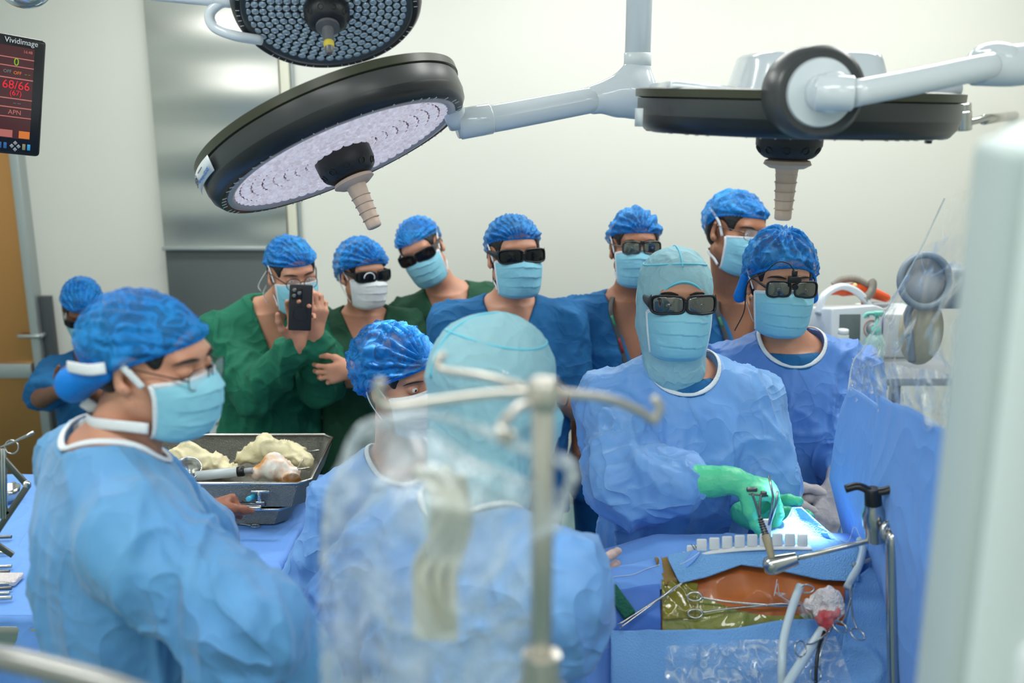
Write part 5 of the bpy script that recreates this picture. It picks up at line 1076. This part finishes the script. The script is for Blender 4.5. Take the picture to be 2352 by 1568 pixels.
for pts in ([pp, PX(1120, 905, .80), PX(960, 925, .79), PX(880, 930, .78), PX(868, 895, .78), PX(878, 872, .78)], [pp, PX(1120, 866, .86), PX(1020, 850, .92), PX(1005, 828, .93), PX(1022, 812, .93)], [pp, PX(1390, 915, .84), PX(1470, 945, .87), PX(1502, 965, .88), PX(1515, 935, .88), PX(1500, 912, .88)], [pp+A(0, 0, -.01), PX(1190, 935, .76), PX(1150, 985, .72), PX(1165, 1010, .72), PX(1180, 990, .72)]):
    obj('hook_arm', tube(pts, .0042, 12, smooth=40), PS, ip)
obj('stand_base', join(*[tube([(pp[0], YP, .09), (pp[0]+.15*math.cos(a), YP+.15*math.sin(a), .08), (pp[0]+.3*math.cos(a), YP+.3*math.sin(a), .045)], .012, 10) for a in np.arange(5)*2*PI/5+.3]), PS, ip)
bg = root('plastic_bag', PX(1000, 1400, .80), 'large crumpled clear plastic bag hanging from the drip stand, out of focus', 'plastic bag')
bt = [(745, 1640), (742, 1300), (752, 1150), (790, 1060), (830, 985), (900, 962), (1000, 955), (1100, 985), (1200, 1030), (1312, 1072), (1290, 1160), (1250, 1260), (1225, 1400), (1215, 1640)]
def bagf(U, W, y0, amp, sd_):
    lx = np.interp(W, [0, .12, .25, .45, 1], [835, 790, 752, 735, 740]); rx = np.interp(W, [0, .1, .2, .3, .55, 1], [1080, 1310, 1300, 1262, 1225, 1212]); ty = np.interp(U, [0, .25, .5, .75, 1], [985, 950, 960, 1010, 1065]); 
    px = lx+(rx-lx)*U; py = ty+(1700-ty)*W; u = (px-1176)/FPX; v = (784-py)/FPX; dy = cp+v*sp; Yv = y0+amp*np.sin(U*PI)*np.clip(W*4, .15, 1); X = u/dy*Yv; Z = CAMH+(-sp+v*cp)/dy*Yv
    P = np.stack([X, Yv, Z]); Q = P.transpose(1, 2, 0).reshape(-1, 3); c = creases(Q*A(14, 14, 7), sd_).reshape(U.shape)-.3; c2 = creases(Q*A(40, 40, 28), sd_+1).reshape(U.shape)-.3
    k = np.exp(-W*5)*.9+.35; return P-(c*.028*k+c2*.012*k)*A(.2, 1, 0)[:, None, None]
obj('front_film', sheet(110, 110, lambda U, W: bagf(U, W, .80, -.045, 41)), PLASB, bg)
obj('back_film', sheet(110, 110, lambda U, W: bagf(U, W, .82, .04, 45)), PLASB, bg)
obj('bag_rim', tube([PX(x, y, .80) for x, y in bt[1:12]], [.002, .003, .004, .005, .005, .005, .005, .006, .007, .004, .002], 8, smooth=60), mat('bag_edge', S(222, 232, 238), .25, alpha=.4, bump=(60, 1), fac=(30, .15, .6, .15)), bg)
CREAM = mat('cream_tubing', S(214, 212, 190), .5, alpha=.8)
obj('coiled_tubing', join(*[tube([PX(985+a, 1070, .82), PX(1040+a*.6, 1180, .80), PX(990+a*1.1, 1310, .81), PX(1030+a*.3, 1440, .80), PX(1000+a, 1330, .80), PX(1055+a*.5, 1200, .82), PX(1020+a, 1090, .82)], .0045, 10, smooth=60) for a in (-30, 5, 38)]), CREAM, bg)
obj('paper_label', xf(box((0, 0, 0), (.036, .0012, .05), bev=.0005), frame(A(0, .1, 1), (1, .2, 0)), PX(1030, 1170, .83)), mat('label_cream', S(220, 220, 205), .6), bg)
obj('paper_label', xf(box((0, 0, 0), (.042, .0012, .06), bev=.0005), frame(A(0, .1, 1), (1, -.1, 0)), PX(1000, 1400, .83)), MATS['label_cream'], bg)
# rail at bottom left
rl = root('bed_rail', PX(150, 1535, .75), 'blurred grey metal rail crossing the bottom left corner', 'rail')
obj('rail_tube', tube([PX(-160, 1490, .80), PX(0, 1510, .76), PX(120, 1538, .74), PX(260, 1578, .72), PX(420, 1640, .70)], .0105, 18, smooth=30), mat('rail_grey', S(150, 150, 146), .3, metal=.6), rl)
obj('rail_post', cyl(PX(-120, 1497, .79), PX(-120, 1497, .79)*A(1, 1, 0)+A(0, 0, .02), .012), MATS['rail_grey'], rl)
# ---------------------------------------------------------------- instrument table, left
TZ = .95; xR = -.575
it = root('instrument_table', A(-1.25, 2.45, 0), 'long instrument table under a blue drape behind the person at front left', 'table')
obj('table_frame', join(box((-1.27, 2.45, TZ-.05), (1.34, .84, .06), bev=.01), *[box((-1.27+a*.6, 2.45+b*.36, .44), (.04, .04, .86)) for a in (-1, 1) for b in (-1, 1)]), STEEL, it, sharp=40)
def itd(U, W):
    s_ = W*2-1; e = .0
    x = -1.93+(1.93+xR)*np.clip(U*1.55, 0, 1); k = np.clip(U*1.55-1, 0, .55)/.55
    q = np.stack([W*7, k*1.2+U*2, 0*U], -1).reshape(-1, 3); c = creases(q, 51).reshape(U.shape)-.3
    y = 2.04+W*.86; z = TZ-k*.52; x = x+k*.06+(c*.05+.012*np.sin(W*34))*np.clip(k*3, 0, 1); q2 = np.stack([x*6, y*6, z*2], -1).reshape(-1, 3)
    return x, y, z+.004*(creases(q2, 52).reshape(U.shape))*(k < .01)
obj('table_drape', sheet(130, 90, itd), DRAPE, it, solid=.004)
def itf(U, W):
    x = -1.93+U*(1.93+xR); z = TZ-W*.6; q = np.stack([x*7, W*1.5, 0*W], -1).reshape(-1, 3); c = creases(q, 55).reshape(U.shape)-.3; return x, 2.04-.03*np.clip(W*4, 0, 1)-(c*.04+.012*np.sin(x*40))*np.clip(W*3, 0, 1), z
obj('front_drape', sheet(90, 40, itf), DRAPE, it, solid=.003)
def itt(U, W):
    y = 2.0+U*.92; z = TZ-.26-W*.5; q = np.stack([y*7, W*1.5, 0*W], -1).reshape(-1, 3); c = creases(q, 57).reshape(U.shape)-.3; return xR+.045+.07*W-.1*(1-W)*0+(c*.05+.014*np.sin(y*30)), y, z
obj('under_drape', sheet(80, 30, itt), TEAL, it, solid=.003)
def tray(label, x0, x1, y0, y1, z, h, m, name='steel_tray', flare=.02):
    r = root(name, A((x0+x1)/2, (y0+y1)/2, z), label, 'tray')
    def ring(e, zz): x0_, x1_, y0_, y1_ = x0-e, x1+e, y0-e, y1+e; c = .03; return [(x0_+c, y0_, zz), (x1_-c, y0_, zz), (x1_, y0_+c, zz), (x1_, y1_-c, zz), (x1_-c, y1_, zz), (x0_+c, y1_, zz), (x0_, y1_-c, zz), (x0_, y0_+c, zz)]
    V = np.array(ring(0, z+.002)+ring(flare, z+h)); F = [tuple(range(8))[::-1]]+[(i, (i+1) % 8, 8+(i+1) % 8, 8+i) for i in range(8)]
    obj('tray_body', (V, F), m, r, smooth=False, solid=.0025, off=1)
    obj('tray_rim', tube([np.array(p)+A(0, 0, .001) for p in ring(flare, z+h)], .0045, 8, closed=True), STEEL, r); return r
TRM = mat('tray_metal', S(150, 150, 142), .38, metal=.75, wave=(420, .9))
la = PX(425, 1103, 2.62); lb_ = PX(752, 1100, 2.62)
tray('lower steel instrument tray, partly under the larger mesh tray', -1.02, -.62, 2.52, 2.80, TZ+.008, .05, TRM)
tray('large steel mesh tray holding gloves and a syringe on the instrument table', -1.06, -.565, 2.50, 2.84, TZ+.068, .075, TRM, 'mesh_tray', .025)
for q in (-1, 1): hx = -.8125+q*.25; tag(obj('tray_handle', tube([(hx, 2.60, TZ+.14), (hx-q*.035, 2.60, TZ+.135), (hx-q*.035, 2.74, TZ+.135), (hx, 2.74, TZ+.14)], .0028, 8), STEEL, bpy.data.objects['mesh_tray']))
GLV = mat('cream_glove', S(226, 216, 176), .5, bump=(30, .5))
def wad(name, label, cat, pts, r_, m, seed, amp=.012, sc=30):
    V, F = sdfmesh([rc(pts[i], pts[i+1], r_[i], r_[i+1], .02) for i in range(len(pts)-1)], .005); return tag(obj(name, (V+vnormals(V, F)*((creases(V*sc, seed)-.35)*amp)[:, None], F), m), label, cat)
zt2 = TZ+.10
wad('surgical_glove', 'crumpled cream rubber glove at the left in the mesh tray', 'glove', [A(-1.02, 2.66, zt2), A(-.94, 2.72, zt2+.03), A(-.86, 2.70, zt2+.01), A(-.80, 2.68, zt2)], [.025, .036, .03, .018], GLV, 3)
wad('surgical_glove', 'crumpled cream rubber glove at the right in the mesh tray', 'glove', [A(-.80, 2.76, zt2+.005), A(-.72, 2.76, zt2+.04), A(-.64, 2.74, zt2+.03), A(-.60, 2.70, zt2+.02)], [.018, .034, .03, .024], GLV, 4)
wad('gauze_pad', 'white gauze stained orange in the right half of the mesh tray', 'gauze', [A(-.71, 2.60, zt2+.025), A(-.67, 2.62, zt2+.04), A(-.62, 2.60, zt2+.02)], [.022, .026, .03], mat('gauze_orange', S(236, 232, 222), .8, var=(22, S(205, 130, 30), 1)), 5)
tag(obj('kidney_dish', lathe([(.002, 0), (.03, .002), (.038, .03), (.041, .045), (.038, .045), (.034, .03), (.0, .004)], (-.90, 2.60, zt2+.01), nrm(A(.1, -.6, 1)), 30), STEEL), 'small round steel cup between the gloves in the mesh tray', 'cup')
sy = root('syringe', A(-.78, 2.575, zt2+.03), 'clear plastic syringe with black plunger lying in the mesh tray', 'syringe')
obj('barrel', cyl((-.87, 2.57, zt2+.028), (-.755, 2.575, zt2+.038), .0135), mat('syringe_clear', S(205, 215, 220), .2, alpha=.7), sy); obj('plunger_seal', cyl((-.757, 2.575, zt2+.038), (-.738, 2.576, zt2+.04), .0145), BLACK, sy); obj('plunger', cyl((-.738, 2.576, zt2+.04), (-.715, 2.577, zt2+.042), .008), GREYP, sy)
# instruments by the tray
for i, (a_, b_, r_, m_, l) in enumerate(((PX(600, 1166, 2.42), PX(505, 1166, 2.42), .007, STEEL, 'steel instrument handle on the blue drape, nearest the trays'), (PX(610, 1158, 2.47), PX(520, 1156, 2.5), .005, STEELD, 'thin steel instrument handle behind the first one'), (PX(590, 1136, 2.5), PX(570, 1146, 2.44), .007, TEAL, 'teal-handled instrument end beside the trays'))):
    tag(obj('steel_instrument', cyl(a_, b_, r_), m_), l, 'instrument')
tag(obj('metal_stand_piece', join(cyl(PX(596, 1150, 2.46), PX(596, 1128, 2.46), .006), box(PX(598, 1128, 2.46), (.05, .01, .006), bev=.002), box(PX(598, 1152, 2.46), (.024, .012, .005), bev=.002)), STEEL), 'small T-shaped steel retractor standing in front of the trays', 'instrument')
wad('black_clamp_part', 'small dark metal part on the blue drape right of the steel pieces', 'instrument', [PX(630, 1138, 2.50), PX(655, 1136, 2.50)], [.008, .007], BLACK, 7, .006, 80)
for i, (y_, l) in enumerate(((1188, 'upper of the two scissors pointing left on the table edge'), (1203, 'lower of the two scissors pointing left on the table edge'))):
    z_ = TZ+.008; a_ = PZ(596-i*6, y_, z_); b_ = a_+A(-.16, .02, 0); clamp('scissors', l, a_, b_, A(0, 1, 0), .012, (.013, .0075), .0018, 'scissors')
# left edge instruments
js = root('instrument_jack', PZ(30, 1300, TZ), 'scissor-linked steel instrument rack at the left edge', 'instrument')
def bar(a, b, r_=.006): return box((np.array(a)+np.array(b))/2, (r_*2.2, r_, np.linalg.norm(np.array(b)-np.array(a))), frame(np.array(b)-np.array(a), (1, .0, .1)), bev=.0015)
Yj = 1.95
for a_, b_ in (((-30, 1010), (66, 1118)), ((66, 1112), (-20, 1240)), ((-30, 1235), (30, 1275)), ((-40, 1110), (20, 1180))): obj('link_bar', bar(PX(*a_, Yj), PX(*b_, Yj)), STEELD, js, sharp=40)
obj('link_pivot', cyl(PX(62, 1112, Yj-.012), PX(62, 1112, Yj+.012), .008), STEEL, js)
for i, x_ in enumerate((2, 8, 14)): obj('hanging_rod', cyl(PX(x_-3, 1030, Yj), PX(x_, 1190, Yj), .0035), STEEL, js)
obj('probe', tube([PX(-20, 1035, Yj), PX(30, 1015, Yj), PX(55, 1003, Yj), PX(78, 992, Yj)], [.002, .002, .003, .0035], 8), STEEL, js)
obj('finger_ring', torus(PX(27, 1026, Yj), A(0, -1, .2), .014, .0016, 24, 6), STEEL, js)
cupp = PZ(22, 1148, TZ+.01); tag(obj('steel_bowl', lathe([(0, 0), (.025, 0), (.033, .04), (.031, .04), (.024, .004), (0, .003)], cupp, (0, 0, 1), 30), STEEL), 'small steel bowl at the left edge behind the linked rack', 'bowl')
tag(obj('instrument_tip', join(cyl(PZ(15, 1116, TZ+.01), PZ(35, 1109, TZ+.01), .006)), STEEL), 'short steel connector lying on the blue drape at the left edge', 'instrument')
for i, y_ in enumerate((1232, 1268, 1300, 1312, 1322, 1340, 1350, 1362, 1372)):
    a_ = PZ(-120, y_+6, TZ+.012); b_ = PZ(27-(i % 2)*5, y_, TZ+.012); o = tag(obj('steel_instrument', cyl(a_, b_, .0045), STEEL if i % 3 else STEELD), ['%s of the nine steel instruments laid in a row at the left edge' % n_ for n_ in ('farthest', 'second farthest', 'third farthest', 'fourth farthest', 'middle', 'fourth nearest', 'third nearest', 'second nearest', 'nearest')][i], 'instrument', 'instruments laid out at the left edge')
tag(obj('folded_gauze', box(PZ(2, 1330, TZ+.012), (.09, .05, .014), bev=.004), GZ), 'folded white gauze among the steel instruments at the left edge', 'gauze')
# ---------------------------------------------------------------- cart behind the green jacket
ct = root('supply_cart', A(PX(620, 900, 4.3)[0], 4.35, 0), 'white-topped grey cabinet with vent slats behind the photographing person', 'cabinet')
xa, xb = PX(482, 880, 4.2)[0], PX(778, 880, 4.2)[0]; zc2 = PX(500, 885, 4.1)[2]
obj('cabinet_body', box(((xa+xb)/2, 4.38, zc2/2-.02), (xb-xa-.02, .5, zc2-.06), bev=.01), GREYP, ct, sharp=40)
obj('cabinet_top', box(((xa+xb)/2, 4.37, zc2-.01), (xb-xa+.04, .56, .05), bev=.012), WHITE, ct, sharp=40)
obj('gap_shade_strip', box(((xa+xb)/2, 4.12, zc2-.062), (xb-xa-.03, .03, .04)), BLACK, ct, smooth=False)  # black strip stands in for the shade under the cabinet top
vx, vz = PX(507, 968, 4.08)[0], PX(507, 968, 4.08)[2]
vp = obj('vent_panel', box((vx, 4.11, vz-.12), (.12, .03, .52), bev=.006), WHITE, ct, sharp=40)
for i in range(9): obj('vent_slat', box((vx+.01, 4.09, vz+.08-i*.045), (.075, .012, .014), bev=.003), GREYP, vp, sharp=40)
wad('white_cloth', 'crumpled white cloth on the cabinet top beside the green jacket', 'cloth', [PX(725, 905, 4.25), PX(745, 885, 4.25), PX(735, 930, 4.2)], [.05, .05, .04], mat('white_cloth', S(225, 228, 232), .9), 9, .02, 14)
cab = root('dark_cabinet', A(PX(455, 960, 4.5)[0], 4.55, 0), 'low black cabinet at the left of the vented cabinet', 'cabinet')
x_ = PX(452, 960, 4.4)[0]; z_ = PX(452, 925, 4.4)[2]; obj('cabinet_body', box((x_, 4.6, z_/2), (.12, .4, z_), bev=.008), BLACK, cab, sharp=40); obj('cabinet_top', box((x_, 4.6, z_+.008), (.13, .42, .016), bev=.003), GREYP, cab, sharp=40)
# ---------------------------------------------------------------- equipment at the right behind the surgeon
YE = 3.55
tr_ = root('equipment_trolley', A(PX(1980, 800, 3.6)[0], 3.7, 0), 'grey equipment trolley behind the right surgeon', 'trolley')
zz = PX(1950, 822, YE)[2]; tx = PX(1990, 800, YE)[0]
obj('trolley_top', box((tx+.02, 3.62, zz-.02), (.54, .64, .03), bev=.008), GREYP, tr_, sharp=40)
obj('trolley_frame', join(*[box((tx+.02+a*.24, 3.62+b*.28, zz/2), (.035, .035, zz-.03)) for a in (-1, 1) for b in (-1, 1)]), STEELD, tr_, sharp=40)
df = root('defibrillator', PX(1940, 820, YE), 'white defibrillator with carry handle, grey screen and dial on the trolley', 'defibrillator')
c0_ = PX(1945, 752, YE); yw = nrm(A(.30, -1, .05)); RD = frame(nrm(A(0, .18, 1)), (1, .3, 0)); DP = lambda x, y, z: c0_+RD@A(x, y, z)
dsh = [(-.115, -.11), (.10, -.11), (.125, -.06), (.12, .02), (.095, .075), (.06, .085), (-.12, .075)]
def extr(pts, dep, R_, c, bev=.008):
    bm = bmesh.new(); vs = [bm.verts.new((x, -dep/2, z)) for x, z in pts]; f = bm.faces.new(vs); e = bmesh.ops.extrude_face_region(bm, geom=[f]); bmesh.ops.translate(bm, verts=[v for v in e['geom'] if isinstance(v, bmesh.types.BMVert)], vec=(0, dep, 0))
    bmesh.ops.recalc_face_normals(bm, faces=bm.faces); bmesh.ops.bevel(bm, geom=bm.edges[:], offset=bev, segments=3, affect='EDGES', profile=.5); bm.verts.index_update()
    V = np.array([v.co[:] for v in bm.verts]); F = [tuple(v.index for v in f.verts) for f in bm.faces]; bm.free(); return xf((V, F), R_, c)
obj('casing', extr(dsh, .16, RD, c0_), WHITEG, df, sharp=50)
obj('carry_handle', tube([DP(-.12, 0, .05), DP(-.10, 0, .115), DP(-.03, 0, .150), DP(.04, 0, .13), DP(.09, 0, .08), DP(.118, 0, .0)], 0, 12, smooth=36, flat=(.018, .013), cen=DP(0, 0, -.1)), WHITEG, df)
obj('screen', box(DP(-.045, -.082, .005), (.085, .006, .095), RD, bev=.002), mat('grey_screen', S(104, 114, 116), .2), df, sharp=40)
dl_ = obj('dial', lathe([(.021, 0), (.020, .014), (.012, .018), (0, .018)], DP(.045, -.081, .0), RD@A(0, -1, 0), 30), GREYP, df)
obj('dial_ring', torus(DP(.045, -.082, .0), RD@A(0, -1, 0), .031, .0022, 36, 6), mat('pale_red', S(205, 150, 140), .5), df)
obj('side_label', box(DP(.092, -.0815, .015), (.006, .001, .07), RD), mat('violet_print', S(110, 100, 170), .5), df); obj('button', lathe([(.006, 0), (.005, .004), (0, .004)], DP(.03, -.081, .05), RD@A(0, -1, 0), 16), BLACK, df)
OR = mat('orange_plastic', S(222, 88, 42), .4)
pdl = root('defibrillator_paddle', PX(1985, 668, 3.68), 'orange paddles lying on top of the white defibrillator', 'paddle')
obj('paddle_grip', sdfmesh([rc(PX(1935, 668, 3.6), PX(1975, 662, 3.66), .02, .026, .02), rc(PX(1975, 662, 3.66), PX(2035, 684, 3.66), .026, .017, .02), rc(PX(1992, 672, 3.65), PX(1986, 696, 3.62), .02, .014, .02), rc(PX(1908, 668, 3.62), PX(1930, 666, 3.62), .016, .018, .01)], .005), OR, pdl)
obj('paddle_plate', sdfmesh([el(PX(2015, 700, 3.62), (.05, .02, .012), k=.01)], .004), GREYP, pdl)
obj('paddle_button', lathe([(.009, 0), (.008, .006), (0, .007)], PX(1963, 655, 3.62), (0, -1, .3), 18), mat('cream_button', S(220, 190, 130), .5), pdl)
hs = [PX(1915, 655, 3.64), PX(1935, 642, 3.64), PX(1965, 640, 3.64), PX(1992, 652, 3.64), PX(2004, 648, 3.62), PX(2002, 668, 3.6), PX(1985, 688, 3.58)]
P = spline(hs, 44); T_ = np.gradient(P, axis=0)
tag(obj('corrugated_hose', join(tube(P, .0115, 12), *[torus(P[i], T_[i], .0125, .0024, 16, 6) for i in range(44)]), mat('grey_hose', S(150, 146, 136), .5)), 'grey corrugated hose looped over the orange paddles', 'hose')
sp_ = root('soap_dispenser', PX(2013, 800, 3.4), 'sea-green pump bottle right of the defibrillator', 'pump bottle'); SG = mat('sea_green', S(120, 205, 188), .35)
spc = PX(2012, 760, 3.4)
obj('bottle', lathe([(0, zz-spc[2]-.004), (.032, zz-spc[2]-.004), (.035, zz-spc[2]+.006), (.035, -.035), (.018, -.012), (0, -.012)], spc, (0, 0, 1), 28), mat('bottle_clear_green', S(170, 215, 205), .2, alpha=.7), sp_)
obj('pump_collar', lathe([(.0, -.015), (.017, -.015), (.017, .012), (.008, .018), (.0065, .05), (.0, .05)], spc, (0, 0, 1), 24), SG, sp_)
obj('pump_head', join(box(spc+A(.004, 0, .062), (.036, .02, .02), bev=.005), tube([spc+A(0, 0, .063), spc+A(-.035, 0, .062), spc+A(-.047, 0, .048)], .0065, 10, smooth=8)), SG, sp_, sharp=50)
for i, (px_, py_, l) in enumerate(((1936, 750, 'small white-capped vial in front of the defibrillator dial'), (1948, 778, 'second white-capped bottle in front of the defibrillator'))):
    c = PX(px_, py_+25, 3.36); vb = root('small_bottle', c, l, 'bottle'); obj('bottle_body', cyl(A(c[0], c[1], zz-.005), c+A(0, 0, .012), .020), mat('frosted_%d' % i, S(215, 222, 220), .4, alpha=.85), vb); obj('bottle_cap', cyl(c+A(0, 0, .010), c+A(0, 0, .03), .018), WHITE, vb)
bxx = root('monitor_box', PX(1995, 830, 3.6), 'white electronic unit right of the defibrillator', 'electronic unit')
obj('unit_body', box(PX(2032, 790, 3.66)*A(1, 1, 0)+A(0, 0, zz+.08), (.20, .2, .17), bev=.012), WHITE, bxx, sharp=40); obj('unit_display', box(PX(1988, 735, 3.545), (.02, .006, .03), bev=.001), GREYP, bxx); obj('unit_socket', cyl(PX(1984, 778, 3.56), PX(1984, 778, 3.54), .006), BLACK, bxx)
# things seen through the clear sheet
am = root('anaesthesia_machine', A(PX(2150, 800, 3.3)[0], 3.35, 0), 'grey anaesthesia machine with round gauge and flexible arm behind the clear plastic', 'anaesthesia machine')
DG = mat('machine_grey', S(120, 134, 146), .4)
obj('gauge_ring', torus(PX(2125, 645, 3.2), A(.1, -1, .2), .085, .012, 40, 10), DG, am); obj('gauge_face', lathe([(.08, 0), (.078, .006), (0, .006)], PX(2125, 645, 3.22), A(.1, -1, .2), 36), GREYP, am)
obj('machine_head', box(PX(2155, 655, 3.3), (.2, .16, .14), bev=.03, seg=3), DG, am, sharp=50)
obj('flex_arm', tube([PX(2110, 680, 3.25), PX(2085, 720, 3.25), PX(2090, 770, 3.25), PX(2095, 830, 3.25)], .013, 12, smooth=24), DG, am)
obj('machine_column', box(PX(2210, 1000, 3.2)*A(1, 1, 0)+A(.22, 0, .75), (.35, .3, 1.5), bev=.02), DG, am, sharp=40)
obj('tan_bag', sdfmesh([el(PX(2115, 760, 3.3), (.075, .05, .12), k=.01)], .008), mat('tan_rubber', S(196, 184, 152), .5), am)
